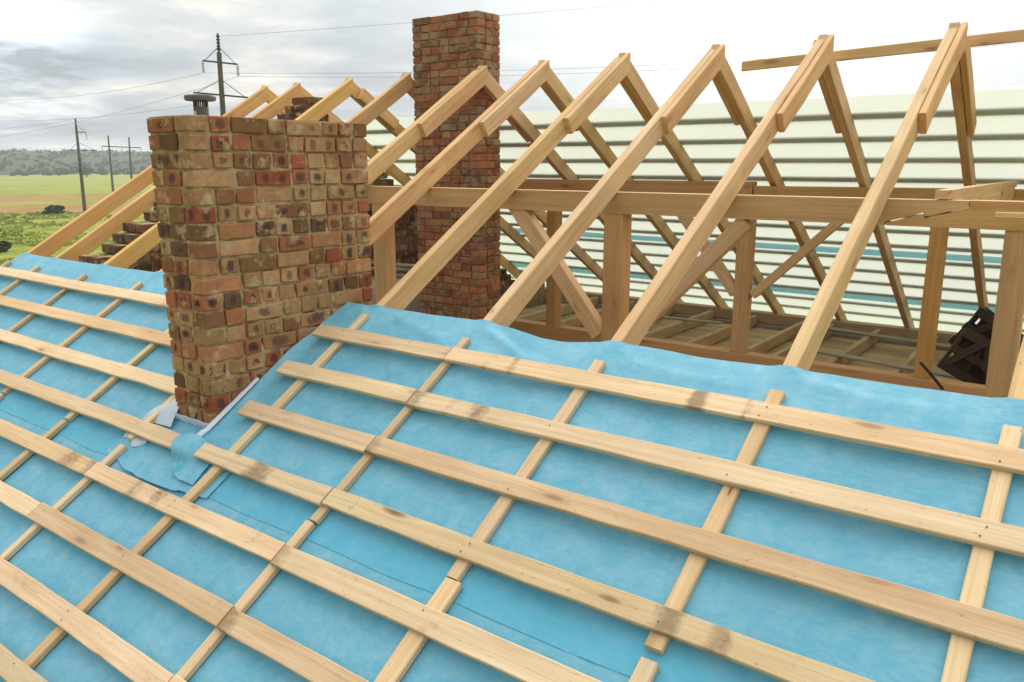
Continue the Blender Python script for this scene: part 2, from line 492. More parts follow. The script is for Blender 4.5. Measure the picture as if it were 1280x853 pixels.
def field_mat():
    w = NT('meadow_and_ploughed_strips'); p = w.pos()
    # distance along the direction the meadow runs away from the house
    dt = w.n('ShaderNodeVectorMath', operation='DOT_PRODUCT'); w.l(p, dt.inputs[0]); dt.inputs[1].default_value = (-.90, .436, 0)
    dl = w.n('ShaderNodeVectorMath', operation='DOT_PRODUCT'); w.l(p, dl.inputs[0]); dl.inputs[1].default_value = (.436, .90, 0)
    nA = w.noise(p, .035, 5, .6); nB = w.noise(p, .4, 5, .65); nC = w.noise(p, 2.4, 5, .7)
    cb = w.n('ShaderNodeCombineXYZ'); w.l(w.math('MULTIPLY', dt.outputs['Value'], .05), cb.inputs[0]); w.l(w.math('MULTIPLY', dl.outputs['Value'], .007), cb.inputs[1])
    nS = w.noise(cb.outputs[0], 2.6, 5, .6, .4)
    g = w.ramp(nB, [(.30, (.085, .135, .015)), (.50, (.20, .245, .025)), (.68, (.34, .325, .052))])
    g = w.mix(w.ramp(nC, [(.40, .55), (.62, 0.0)]), g, (.055, .10, .016))
    g = w.mix(w.ramp(nA, [(.40, 0.0), (.65, .55)]), g, (.34, .33, .085))
    far = w.ramp(w.math('DIVIDE', dt.outputs['Value'], 420.0), [(.25, 0.0), (.75, .75)])
    g = w.mix(far, g, (.25, .275, .075))
    r = w.math('ADD', dt.outputs['Value'], w.math('MULTIPLY_ADD', nA, 26.0, -13.0))
    r = w.math('ADD', r, w.math('MULTIPLY_ADD', nB, 9.0, -4.5))
    band = w.ramp(w.math('DIVIDE', r, 300.0), [(.0, 0.0), (.352, 0.0), (.372, 1.0), (.425, .75), (.448, .12), (.475, .10), (.492, .95), (.56, .8), (.58, 0.0)])
    soil = w.ramp(w.math('ADD', w.math('MULTIPLY', nS, .6), w.math('MULTIPLY', nB, .4)), [(.35, (.20, .105, .045)), (.6, (.33, .20, .085)), (.75, (.42, .30, .12))])
    c = w.mix(w.math('MULTIPLY', band, w.ramp(nS, [(.28, .35), (.45, 1.0)])), g, soil)
    strips = w.ramp(nS, [(.54, 0.0), (.66, .65)])
    c = w.mix(strips, c, (.085, .12, .035))
    return w.fin(w.bsdf(c, .95, .05, w.bump(w.math('ADD', nC, nB), .5, .12)))


M_FIELD = field_mat()


def hill_mat():
    w = NT('hill_scrub'); p = w.pos()
    a = w.noise(p, .012, 6, .65); b = w.noise(p, .09, 5, .7)
    sp = w.n('ShaderNodeSeparateXYZ'); w.l(p, sp.inputs[0])
    c = w.ramp(w.math('ADD', w.math('MULTIPLY', a, .5), w.math('MULTIPLY', b, .5)), [(.36, (.030, .052, .026)), (.5, (.042, .068, .033)), (.68, (.065, .092, .040))])
    return w.fin(w.bsdf(c, .95, .05, w.bump(b, .6, 2.0)))


M_HILL = hill_mat()

# ------------------------------------------------------------------ ground, hills, woodland
GZ = -7.6
mb = MB()
rad = [0, 6, 20, 45, 70, 100, 140, 190, 250, 320, 400, 480, 560, 700, 1000, 1600, 2600]
NA = 96
ids = []
for r in rad:
    ring = []
    for k in range(NA if r else 1):
        a = 2 * math.pi * k / NA
        z = GZ + (.25 * noise.noise((r * .02 * math.cos(a), r * .02 * math.sin(a), 3)) if r > 20 else 0)
        ring.append(mb.vert((r * math.cos(a), r * math.sin(a), z)))
    ids.append(ring)
for k in range(NA):
    mb.face((ids[0][0], ids[1][k], ids[1][(k + 1) % NA]))
for i in range(1, len(rad) - 1):
    for k in range(NA):
        m = (k + 1) % NA
        mb.face((ids[i][k], ids[i + 1][k], ids[i + 1][m], ids[i][m]))
tag(mb.build('meadow', M_FIELD, base=(0, 0, GZ), smooth=True), kind='structure')


def hill_z(r, a):
    t = min(1, max(0, (r - 470 - 25 * noise.noise((a * 3, 1, 0))) / 400))
    t = t * t * (3 - 2 * t)
    top = 17.0 + 1.1 * noise.noise((a * 1.6, 5, 0)) + .7 * noise.noise((a * 9, 2, 0))
    return GZ - .6 + t * (top + (r - 870) * .006 * (r > 870)) + t * (1 - t) * 9 * noise.noise((r * .012, a * 9, 7))


mb = MB(); ids = []
hr = [440 + 18 * i for i in range(30)] + [1040, 1200, 1500]
A0, A1, NH = math.radians(75), math.radians(215), 170
for r in hr:
    ids.append([mb.vert((r * math.cos(A0 + (A1 - A0) * k / NH), r * math.sin(A0 + (A1 - A0) * k / NH), hill_z(r, A0 + (A1 - A0) * k / NH))) for k in range(NH + 1)])
for i in range(len(hr) - 1):
    for k in range(NH):
        mb.face((ids[i][k], ids[i + 1][k], ids[i + 1][k + 1], ids[i][k + 1]))
tag(mb.build('hills', M_HILL, base=(-600, 300, GZ), smooth=True), kind='structure')


def clump(mb, c, rx, rz, n, s, tone=.5, rnd=random):
    c = Vector(c)
    for _ in range(n):
        d = Vector((rnd.gauss(0, 1), rnd.gauss(0, 1), rnd.gauss(0, 1)))
        d.normalize()
        q = rnd.random() ** .45
        p = c + Vector((d.x * rx * q, d.y * rx * q, d.z * rz * q))
        a = Vector((rnd.gauss(0, 1), rnd.gauss(0, 1), rnd.gauss(0, .6))).normalized()
        b = a.orthogonal().normalized()
        sz = s * (.6 + .8 * rnd.random())
        i = [mb.vert(p + a * sz * x + b * sz * y, tone) for x, y in ((-1, -.4), (.1, -1), (1, .3), (0, 1))]
        mb.face(i)


rw = random.Random(3)
mb = MB()
for _ in range(2600):
    a = math.radians(rw.uniform(108, 178)); r = 480 + 345 * rw.random()
    if noise.noise((r * .012, a * 14, 2)) < -.15 and rw.random() < .6:
        continue
    h = rw.uniform(1.2, 2.5)
    z = hill_z(r, a)
    clump(mb, (r * math.cos(a), r * math.sin(a), z + h * .45), h * .95, h * .6, 22, h * .30, rw.random(), rw)
tag(mb.build('woodland', M_WOODLAND, recalc=False), 'dark scrubby woodland covering the hillside beyond the meadow', kind='stuff')

# meadow grass
rg = random.Random(11)
mb = MB()
for _ in range(15000):
    a = math.radians(rg.uniform(141, 173)); r = 38 + 85 * rg.random() ** 1.3
    x, y = r * math.cos(a), r * math.sin(a)
    if noise.noise((x * .09, y * .09, 0)) < -.05: continue
    hgt = rg.uniform(.08, .26)
    for _b in range(3):
        t = rg.uniform(0, 6.28); w = .035 + r * .0006
        ox, oy = rg.uniform(-.25, .25), rg.uniform(-.25, .25)
        p = Vector((x + ox, y + oy, GZ - .05))
        dx = Vector((math.cos(t), math.sin(t), 0)) * w
        tip = p + Vector((rg.uniform(-.25, .25), rg.uniform(-.25, .25), hgt))
        mb.face([mb.vert(p - dx), mb.vert(p + dx), mb.vert(tip)])
tag(mb.build('meadow_grass', M_BLADE, recalc=False), 'rough green meadow grass in front of the ploughed strips', kind='stuff')

# bushes and the lone tree of the meadow
BUSH = [((-119, 45, GZ), 1.3, .6, 'low dark bush at the foot of the leaning power pole'),
        ((-111, 41.5, GZ), 1.1, .35, 'flat dark bush left of the leaning power pole, before the ploughed strip'),
        ((-66, 17.5, GZ), 1.1, .7, 'dark bush in the meadow at the left edge of the photo, closest to the roof')]
for i, (c, rx, h, lab) in enumerate(BUSH):
    root = thing('meadow_bush', c, lab, 'bush', 'bushes scattered over the meadow')
    rb = random.Random(50 + i)
    st = MB()
    for k in range(4):
        t = k * 1.57 + rb.random()
        st.tube([Vector(c), Vector(c) + Vector((math.cos(t) * rx * .3, math.sin(t) * rx * .3, h * .7))], .06, 5, .03)
    st.build('stem', M_BARK, root)
    fl = MB()
    for k in range(7):
        t = rb.uniform(0, 6.28); q = rb.random() ** .5
        clump(fl, Vector(c) + Vector((math.cos(t) * rx * q * .8, math.sin(t) * rx * q * .8, h * rb.uniform(.35, .6))), rx * .45, h * .5, 60, .16 + rx * .04, rb.random(), rb)
    fl.build('foliage', M_FOLIAGE, root, recalc=False)
c = Vector((-392, 181, GZ))
root = thing('lone_tree', c, 'single round tree between leaning pole and twin poles at the field end', 'tree')
tb = MB(); tb.tube([c, c + Vector((0, 0, 1.5)), c + Vector((.3, .1, 3))], .35, 7, .18); tb.build('trunk', M_BARK, root)
fl = MB(); rb = random.Random(5)
for k in range(16):
    t = rb.uniform(0, 6.28); q = rb.random() ** .5
    clump(fl, c + Vector((math.cos(t) * 2.7 * q, math.sin(t) * 2.7 * q, 2.3 + rb.uniform(-.6, 1.6))), 1.5, 1.0, 40, .4, rb.random(), rb)
fl.build('crown', M_FOLIAGE, root, recalc=False)

# ------------------------------------------------------------------ power poles and cables


def pole(name, top, foot, label, upper, lower, tip=.9, group='power poles in the meadow', rscale=1.0):
    """upper/lower: (distance below the top, left reach, right reach, axis) of the cross-arms"""
    top, foot = Vector(top), Vector(foot)
    d = (foot - top).normalized()
    foot = top + d * ((GZ - .3 - top.z) / d.z)
    root = thing(name, (foot.x, foot.y, GZ), label, 'power pole', group)
    m = MB(); m.tube([foot, top + d * tip], .25 * rscale, 10, .155 * rscale); m.build('shaft', M_POLE, root)
    m = MB(); m.tube([top + d * (tip + .35), top], .085 * rscale, 8, .06 * rscale)
    for k in range(5):
        q = top + d * (tip * (.15 + .17 * k)); m.tube([q - d * .03, q + d * .03], .13 * rscale, 8)
    m.build('lightning_tip', M_ARM, root)
    hang = []
    for dist, lr, rr, ax, drop in (upper, lower):
        ax = Vector(ax).normalized(); c = top + d * dist
        m = MB()
        le, re_ = c - ax * lr, c + ax * rr
        m.tube([le, re_], .055 * rscale, 6)
        for e, f in ((le, .9), (re_, .9)):
            m.tube([c + (e - c) * f, c - d * 1.05], .024 * rscale, 5)
        m.build('crossarm', M_ARM, root)
        for e, ln in ((le, lr), (re_, rr)):
            if ln < .5: continue
            m = MB()
            b = e + Vector((0, 0, -drop))
            m.tube([e, b], .035 * rscale, 6)
            for k in range(4):
                q = e + Vector((0, 0, -drop * (.2 + .2 * k))); m.tube([q, q + Vector((0, 0, -.05))], .11 * rscale, 8)
            m.build('insulator', M_INSUL, root); hang.append(b)
    return hang


axp = Vector((.82, .57, 0))
h1 = pole('power_pole', (-48.914, 26.344, 7.392), (-46.622, 24.731, -4.656),
          'tall near power pole with two crossarms rising behind the brick stack', (1.95, 1.15, 1.2, (.80, .58, -.1), .78), (4.15, 1.9, 1.75, (.81, .585, -.09), .8), tip=1.3)
pole('power_pole', (-112.884, 46.623, 4.752), (-110.264, 45.287, -7.191),
     'leaning power pole left of the twin poles, its short upper arm on one side', (1.9, .2, 1.25, (.80, .60, 0), 1.0), (4.3, 1.2, 2.5, (.80, .60, -.02), .7), tip=1.0)
p3, p4 = Vector((-182.638, 86.379, 4.792)), Vector((-183.885, 91.8, 4.596))
root = thing('twin_power_pole', ((-181.2, 88, GZ)), 'distant pair of power poles joined by one long shared crossarm', 'power pole', 'power poles in the meadow')
for tp, ft in ((p3, Vector((-180.08, 84.918, GZ))), (p4, Vector((-181.597, 90.14, GZ)))):
    m = MB(); m.tube([ft + Vector((0, 0, -.3)), tp], .30, 8, .16); m.build('shaft', M_POLE, root)
m = MB(); ca, cb_ = p3 + Vector((.6, -1.9, -2.3)), p4 + Vector((.7, 2.2, -2.3)); m.tube([ca, cb_], .11, 6); m.build('crossarm', M_ARM, root)
for f in (0, .5, 1):
    q = ca.lerp(cb_, f); m = MB(); m.tube([q, q + Vector((0, 0, -1.7))], .08, 6); m.build('insulator', M_INSUL, root)


def cable(a, b, sag, r, label):
    a, b = Vector(a), Vector(b); m = MB()
    m.tube([a.lerp(b, i / 24) + Vector((0, 0, -4 * sag * (i / 24) * (1 - i / 24))) for i in range(25)], r, 5)
    tag(m.build('power_cable', M_WIRE), label, 'cable', 'power cables strung between the poles')


ul, ur, ll = h1[0], h1[1], h1[2]
cable(ul, (-99.25, 27.68, 5.74), .9, .010, 'power cable running left from the outer end of the upper crossarm')
cable(ur, (-98.62, 26.85, 1.04), .7, .010, 'power cable falling left across the sky from the inner end of the upper crossarm')
cable(ll, (-98.95, 27.28, 3.51), .6, .010, 'power cable running left from the lower crossarm of the tall pole')
cable(ul, (-.88, 70.68, 8.79), 1.0, .010, 'upper of two power cables passing right, behind the tall red chimney')
cable(ur, (-.77, 68.02, 8.13), 1.0, .010, 'lower of two power cables passing right, behind the tall red chimney')
cable((-48.914, 26.344, 7.2), (5.0, 74.0, 14.6), .5, .010, 'thin cable going up to the right from the tip of the tall pole')
cable((-112.884, 46.623, 4.6), (-160, 40, 4.2), .8, .012, 'power cable at the tip of the leaning pole, running left')
cable((-182.6, 86.4, 4.7), (-112.9, 46.7, 4.6), 1.6, .012, 'power cable between the twin poles and the leaning pole')

# ------------------------------------------------------------------ brickwork
PAL = [((.33, .130, .066), 3.0), ((.38, .185, .092), 3.2), ((.23, .115, .058), 2.6), ((.34, .20, .098), 3.0), ((.15, .082, .047), 1.8), ((.41, .25, .13), 1.8), ((.30, .092, .052), 1.2)]
PAL2 = [((.30, .105, .056), 3), ((.36, .140, .075), 3), ((.25, .110, .062), 2), ((.40, .195, .10), 1.4), ((.20, .105, .062), 1.6), ((.32, .19, .105), 1.4)]


def pick(pal):
    t = R() * sum(w for _, w in pal)
    for c, w in pal:
        t -= w
        if t <= 0: break
    q = .88 + .24 * R()
    return tuple(x * q * (.96 + .08 * R()) for x in c)


def marks(L):
    t = R()
    if L > .22:
        if t < .30: return (.7 + .3 * R(), .060, .022 + .008 * R())
        if t < .48: return (.6 + .4 * R(), .0, .05 + .035 * R())
        if t < .58: return (.85, .035 * R(), .03)
        return (0, 0, .03)
    if t < .46: return (.7 + .3 * R(), .0, .020 + .012 * R())
    if t < .56: return (.95, .0, .04)
    return (0, 0, .03)


def fill(L, S, H, J, ps=.46):
    out = []; x = 0
    while L - x > .001:
        l = (S if R() < ps else H) * (.93 + .14 * R())
        rem = L - x
        if rem < l + H * .55:
            l = rem if rem <= S * 1.08 else (rem - J) / 2
        out.append((x, x + l)); x += l + J
    return out


def brick_mass(name, x0, x1, y0, y1, z0, ztop, course, bh, S, H, J, pal, mats, label, cat, spots=True, proud=.007, rag=0.0):
    mb = MB()
    n = int(round((ztop - z0) / course))
    D = H
    for k in range(n):
        zc = ztop - course * (k + .5) + (course - bh) * .5 * 0
        odd = k % 2
        for axis in (0, 1):
            for sgn in (-1, 1):
                full = (axis == 0) != bool(odd)
                if axis == 0:
                    a, b = (x0, x1); l, d = EX, EY * sgn; fixed = (y0 if sgn < 0 else y1)
                else:
                    a, b = (y0, y1); l, d = EY, EX * sgn; fixed = (x0 if sgn < 0 else x1)
                if not full:
                    a, b = a + H + J, b - H - J
                for s0, s1 in fill(b - a, S, H, J, .28 if spots and axis == 1 else .46):
                    hl = (s1 - s0) / 2; mid = a + (s0 + s1) / 2
                    pr = proud * R() + (rag * R() if k == 0 else 0)
                    depth = D
                    cpos = fixed + sgn * (pr - depth / 2)
                    c = Vector((mid, cpos, zc)) if axis == 0 else Vector((cpos, mid, zc))
                    c.z += (R() - .5) * .006
                    so, sf, sw = marks(hl * 2 * K) if spots else (0, 0, .03)
                    mb.brick(c, l, EY if axis == 0 else EX, hl, depth / 2, bh / 2 * (.97 + .05 * R()), pick(pal), so, sf, sw)
    # the mortar body, lumpy, spilling over the bricks here and there
    ins = .010
    def lump(p):
        q = p * 9
        return .018 * max(-.9, noise.noise(q)) + .009 * noise.noise(p * 31) - .003
    st = .028
    for axis in (0, 1):
        for sgn in (-1, 1):
            a, b = (x0, x1) if axis == 0 else (y0, y1)
            fixed = (y0 if sgn < 0 else y1) if axis == 0 else (x0 if sgn < 0 else x1)
            a += ins; b -= ins
            nu, nz = max(2, int((b - a) / st)), max(2, int((ztop - z0) / st))
            g = []
            for j in range(nz + 1):
                row = []
                for i in range(nu + 1):
                    u = a + (b - a) * i / nu; z = z0 + (ztop - .006 - z0) * j / nz
                    p = Vector((u, fixed, z)) if axis == 0 else Vector((fixed, u, z))
                    o = -ins + lump(p)
                    if i in (0, nu) or j == nz: o = -ins
                    p += (EY if axis == 0 else EX) * sgn * o
                    row.append(mb.vert(p))
                g.append(row)
            for j in range(nz):
                for i in range(nu):
                    f = (g[j][i], g[j][i + 1], g[j + 1][i + 1], g[j + 1][i])
                    if (axis == 0) == (sgn > 0): f = f[::-1]
                    mb.face(f, None, 1)
    zt = ztop - .006
    mb.face([mb.vert(p) for p in ((x0 + ins, y0 + ins, zt), (x1 - ins, y0 + ins, zt), (x1 - ins, y1 - ins, zt), (x0 + ins, y1 - ins, zt))], None, 1)
    if spots:                              # the end face leans out a little towards the top
        for p in mb.v:
            if p.x < (x0 + x1) / 2: p.x -= .045 * max(0, (p.z + 2.75) / 2)
    o = mb.build(name, mats, base=((x0 + x1) / 2, (y0 + y1) / 2, z0), recalc=True)
    return tag(o, label, cat)


brick_mass('brick_stack', -3.715, -3.285, -4.571, -3.135, -3.56, -.783, .111, .0935, .270, .126, .021, PAL, [M_BRICK, M_MORTAR],
           'broad brick chimney stack with dark burnt spots, standing in the blue membrane', 'chimney stack', rag=.006)
brick_mass('brick_chimney', -5.785, -4.776, 0.0, .40, -3.5, .596, .0868, .0735, .27, .130, .0145, PAL2, [M_BRICK2, M_MORTAR2],
           'tall narrow red brick chimney rising above the rafters', 'chimney', spots=False)

# stepped gable wall between the second and third rafter pairs
mb = MB()
co, bh = .1075, .094
k = 0
zt = -.225
while zt - k * co > -3.3:
    z1 = zt - k * co; z0 = z1 - co
    ym = (-z1 - .02) / (SP / CP)          # the roof plane above this course
    ym = max(.13, ym - .14)
    ym = .13 * round(ym / .13)
    yf = max(-.02, ym - .72)
    yf = .13 * round(yf / .13)
    if ym < 5.3:
        for r_ in range(3):
            xc = -7.352 - .07 - r_ * .1425
            for a, b in fill(ym + yf, .278, .132, .014):
                if r_ == 1 and .35 < a < ym + yf - .55: continue
                so, sf, sw = marks((b - a) * K)
                mb.brick((xc + .006 * R(), -ym + (a + b) / 2, (z0 + z1) / 2), EY, EX, (b - a) / 2, .066, bh / 2, tuple(x * q for x, q in zip(pick(PAL), (.52, .60, .68))), so * .8, sf, sw)
        mb.box((-7.775, -ym + .02, z0), (-7.362, yf - .02, z1 - .008), mi=1)
    k += 1
mb.box((-7.775, -5.1, -7.6), (-7.362, 5.1, -3.3), mi=1)
tag(mb.build('stepped_gable_wall', [M_BRICK, M_MORTAR], base=(-7.56, 0, GZ)), 'unfinished brick gable wall climbing in steps under the rafters', 'brick wall')

# vent pipe on the brick stack
vc = Vector((-3.585, -4.29, -.79))
root = thing('vent_pipe', vc, 'grey plastic vent pipe with a flat slotted cap behind the brick stack top', 'vent pipe')


def lathe(mb, c, prof, n=28, mi=0):
    rings = []
    for r, z in prof:
        rings.append([mb.vert(c + Vector((r * math.cos(2 * math.pi * k / n), r * math.sin(2 * math.pi * k / n), z))) for k in range(n)])
    for i in range(len(rings) - 1):
        for k in range(n):
            m = (k + 1) % n; mb.face((rings[i][k], rings[i][m], rings[i + 1][m], rings[i + 1][k]), None, mi)
    mb.face(list(reversed(rings[0])), None, mi); mb.face(rings[-1], None, mi)


m = MB(); lathe(m, vc, [(.047, 0), (.047, .068), (.044, .070)]); m.build('pipe', M_PLASTIC, root)
m = MB()
for k in range(11):
    a = 2 * math.pi * k / 11
    m.box((-.003, -.0045, 0), (.003, .0045, .046), M=Matrix.Translation(vc + Vector((.043 * math.cos(a), .043 * math.sin(a), .066))) @ Matrix.Rotation(a, 4, 'Z'))
m.build('slotted_collar', M_PLASTIC, root)
m = MB(); lathe(m, vc, [(.088, .108), (.097, .112), (.099, .132), (.095, .141), (.02, .150)]); m.build('cap', M_PLASTIC, root)
m = MB(); m.box((-.011, -.002, -.012), (.011, .002, .012), M=Matrix.Translation(vc + Vector((.006, -.0485, .03))) @ Matrix.Rotation(.12, 4, 'Z')); m.build('sticker', M_LABEL, root)

# ------------------------------------------------------------------ rafter pairs
TH, RD = .074, .165
ORD = ['first', 'second', 'third', 'fourth', 'fifth', 'sixth', 'seventh', 'eighth', 'ninth', 'tenth', 'eleventh', 'twelfth']
RLAB = ['outermost rafter pair at the left gable end, above the meadow',
        'second rafter pair from the left gable end, just outside the stepped brick wall',
        'third rafter pair from the left gable end, just inside the stepped brick wall',
        'fourth rafter pair from the left, its apex touching the left side of the red chimney',
        'fifth rafter pair from the left, crossing close in front of the red chimney',
        'sixth rafter pair from the left, its foot hidden behind the brick stack',
        'seventh rafter pair from the left, its foot just right of the brick stack',
        'eighth rafter pair from the left, foot between the red chimney and the thick front post',
        'ninth rafter pair from the left, foot on the membrane just right of the thick front post',
        'tenth rafter pair from the left, left of the two that carry the loose ridge lath',
        'eleventh rafter pair from the left, foot at the right edge beside the corner post',
        'twelfth rafter pair from the left, past the right edge of the photo']
RLAB[8] = 'ninth rafter pair from the left, first of those carrying the loose ridge lath'
RLAB[9] = 'tenth rafter pair from the left, tallest, second to carry the loose ridge lath'


def nails(mb, pts, nrm):
    nrm = Vector(nrm)
    for p in pts:
        a = nrm.orthogonal().normalized(); b = nrm.cross(a)
        r = .0045
        i = [mb.vert(Vector(p) + nrm * .004 + a * r * math.cos(t) + b * r * math.sin(t)) for t in [k * math.pi / 3 for k in range(6)]]
        mb.face(i, None, 1)


for i, x in enumerate(XR):
    root = thing('rafter_pair', (x, 0, -3.6), RLAB[i], 'rafters', 'rafter pairs along the open roof')
    rng = random.Random(200 + i)
    xc = x + TH / 2
    mat = M_RAFTER if i > 2 else M_RAFTER_FIELDLIT
    hc = -RD / 2 - .004
    TP = SP / CP
    yn = .09 if i >= 4 else .012           # how far short of the ridge line the near rafter stops
    m = MB()
    m.board(NS(xc, (yn - hc * SP) / CP, hc), NS(xc, 7.72, hc), EX, TH, RD, tone=rng.uniform(.35, .75), seg=.12, wob=.004, plumbA=TP)
    nails(m, [NS(x + TH, rng.uniform(.12, .4), -rng.uniform(.02, .14)) for _ in range(7)], EX)
    m.build('rafter', [mat, M_NAIL], root)
    m = MB()
    if i >= 4:
        m.board(FS(x + .034, .0, hc), FS(x - .078, 7.6, hc), EX, .078, RD, tone=rng.uniform(.25, .6), seg=.12, wob=.004)
    else:
        m.board(FS(x - TH / 2 - .004, .0, hc), FS(x - TH / 2 - .004, 7.6, hc), EX, TH, RD, tone=rng.uniform(.25, .6), seg=.12, wob=.004)
    m.build('rafter', [mat, M_NAIL], root)
    if i >= 4:                    # doubled with splice boards beside the ridge
        ve = [1.29, 1.31, 1.30, 1.34, 1.35, 1.42, 1.36, 1.36][i - 4]
        h2 = hc - .004
        m = MB()
        m.board(NS(x + .101, (-.006 - h2 * SP) / CP, h2 + .002), NS(x + .101, ve, h2 + .001), EX, .050, RD * .97, tone=rng.uniform(.45, .85), seg=.1, wob=.004, plumbA=TP)
        nails(m, [NS(x + .127, rng.uniform(.03, ve - .08), -rng.uniform(.025, .15)) for _ in range(16)], EX)
        m.build('splice_board', [mat, M_NAIL], root)
        m = MB()
        if i == 9:
            m.board(FS(x + .100, .16, hc - .006), FS(x + .082, 1.35, hc - .010), EX, .050, RD * .95, tone=.4, seg=.1)
        else:
            m.board(FS(x - .032, .05, hc - .008), FS(x - .047, rng.uniform(1.05, 1.35), hc - .010), EX, .048, RD * .98, tone=rng.uniform(.2, .5), seg=.1)
        m.build('splice_board', [mat, M_NAIL], root)
    elif i == 2:
        m = MB()
        m.board(FS(xc + .004, .22, -RD / 2 - .008), FS(xc + .004, .95, -RD / 2 - .010), EX, .066, RD * .95, tone=.45, seg=.1)
        m.build('splice_board', [mat, M_NAIL], root)

# loose lath along the ridge
m = MB()
m.board((-1.83, .40, -.172), (2.4, .235, -.045), (0, 1, 0), .035, .090, tone=.5, seg=.2)
tag(m.build('ridge_lath', M_RAFTER), 'loose horizontal lath lying across the far rafters just below the right-hand apexes', 'lath')

# ------------------------------------------------------------------ purlins, posts, braces
YF0, YF1 = -1.82, -1.66
m = MB()
zb, zt_ = -1.463, -1.298
m.prism([(-7.30, zb), (.06, zb), (.07, zb + .022), (.285, -1.375), (.285, -1.402), (.53, -1.335), (.53, zt_), (-7.30, zt_)], YF0, YF1, 1, tone=.55)
tag(m.build('front_purlin', M_BEAM), 'long front purlin beam under the near rafters, left part ending in the scarf joint', 'beam', 'purlin beams')
m = MB()
m.prism([(.075, zb), (3.2, zb), (3.2, zt_ + .003), (.536, zt_ + .003), (.536, -1.343), (.291, -1.410), (.291, -1.383), (.078, zb + .018)], YF0 - .004, YF1, 1, tone=.62)
tag(m.build('front_purlin', M_BEAM), 'front purlin beam right of the scarf joint, running out of the picture', 'beam', 'purlin beams')
m = MB(); m.board((-7.30, 1.83, -1.385), (-2.17, 1.83, -1.372), (0, 1, 0), .15, .175, tone=.45)
tag(m.build('rear_purlin', M_BEAM), 'rear purlin beam passing behind the red chimney, left part set slightly higher', 'beam', 'purlin beams')
m = MB(); m.board((-2.15, 1.83, -1.415), (3.2, 1.83, -1.392), (0, 1, 0), .15, .165, tone=.35)
tag(m.build('rear_purlin', M_BEAM), 'rear purlin beam to the right of the step, behind the front purlin', 'beam', 'purlin beams')
m = MB(); m.prism([(-1.80, -1.292), (-1.655, -1.292), (-1.64, -1.415), (1.745, -1.425), (1.75, -1.30), (1.90, -1.30), (1.90, -1.245), (-1.80, -1.237)], .336, .412, 0, tone=.75)
tag(m.build('tie_beam', M_RAFTER), 'short pale tie beam laid across both purlins, its rough end on the front one', 'beam')


def post(x, y, w, d, z0, z1, label, tone):
    m = MB(); m.board((x + w / 2, y + d / 2, z0), (x + w / 2, y + d / 2, z1), EX, w, d, tone=tone, seg=.12)
    tag(m.build('timber_post', M_BEAM), label, 'post', 'posts under the purlins')


post(-4.66, -1.815, .16, .155, -3.30, -1.464, 'front post standing right beside the brick stack', .7)
post(-2.012, -1.815, .17, .155, -3.30, -1.464, 'thick front post in the middle with a brace on its left side', .6)
post(.735, -1.815, .14, .155, -3.30, -1.464, 'wide front post at the right edge, close beside the last rafter', .55)
post(-7.66, 1.76, .15, .14, -3.30, -1.475, 'rear post between the stepped wall and the red chimney', .3)
post(-5.03, 1.76, .165, .145, -3.30, -1.463, 'rear post seen right of the red chimney behind the crossing brace', .25)
post(-2.318, 1.76, .175, .145, -3.30, -1.50, 'rear post carrying two braces that spread like a Y', .55)
post(-.285, 1.76, .155, .145, -3.30, -1.49, 'rear post left of the dark pallets', .4)


def brace(a, b, w, d, label, tone, group='diagonal braces'):
    m = MB(); m.board(a, b, (0, 1, 0), d, w, tone=tone, seg=.1)
    tag(m.build('diagonal_brace', M_RAFTER), label, 'brace', group)


brace((-2.93, -1.76, -1.41), (-2.05, -1.76, -2.46), .135, .10, 'pale diagonal brace falling right to the foot of the thick front post', .6)
brace((-.86, -1.76, -1.475), (-1.80, -1.76, -2.46), .115, .10, 'diagonal brace rising right from the thick front post to the purlin', .3)
brace((-2.105, 1.83, -2.60), (-1.16, 1.83, -1.66), .095, .10, 'thin brace rising right from the middle of the forked rear post', .35)
brace((-2.315, 1.83, -2.60), (-3.1, 1.83, -1.62), .13, .10, 'brace rising left from the middle of the forked rear post', .45)

# loose board nailed on the right-hand rafters, front edge of the frame
m = MB(); m.board((.722, -2.185, -1.356), (2.75, -2.20, -1.340), (0, 1, -.05), .16, .036, tone=.75)
tag(m.build('loose_board', M_RAFTER), 'short loose board poking in at the right edge below the scarf joint', 'board')

# ------------------------------------------------------------------ attic floor
m = MB()
for k in range(62):
    y = -5.2 + k * .172
    m.board((-7.2, y, -3.685 + .006 * R()), (3.2, y + .01, -3.685 + .006 * R()), (0, 1, 0), .162, .022, seg=1.2, wob=.003)
tag(m.build('attic_floor', M_JOIST), kind='structure')
JX = [-6.3, -5.55, -4.80, -4.05, -3.30, -2.51, -2.10, -1.42, -.66, .10, .86, 1.62]
JL = ['floor joist between the stepped wall and the red chimney', 'floor joist running under the red chimney', 'floor joist just right of the red chimney',
      'floor joist seen behind the crossing brace', 'floor joist just left of the thick front post', 'floor joist left of the forked rear post',
      'floor joist doubled close beside the foot of the forked rear post', 'floor joist right of the forked rear post', 'floor joist between the forked post and the post by the pallets',
      'floor joist under the dark pallets', 'floor joist right of the dark pallets', 'floor joist past the right edge of the photo']
for x, lab in zip(JX, JL):
    m = MB(); m.board((x, -5.0, -3.585), (x, 5.25, -3.575), EX, .075, .165, seg=.2)
    tag(m.build('floor_joist', M_JOIST), lab, 'joist', 'joists of the attic floor')
m = MB(); m.board((-7.2, 1.83, -3.40), (3.2, 1.83, -3.40), (0, 1, 0), .17, .19, tone=.45)
tag(m.build('sole_plate', M_BEAM), 'long sole plate beam on the attic floor under the rear posts', 'beam')
m = MB(); m.board((-7.2, -1.74, -3.40), (3.2, -1.74, -3.40), (0, 1, 0), .17, .19, tone=.45)
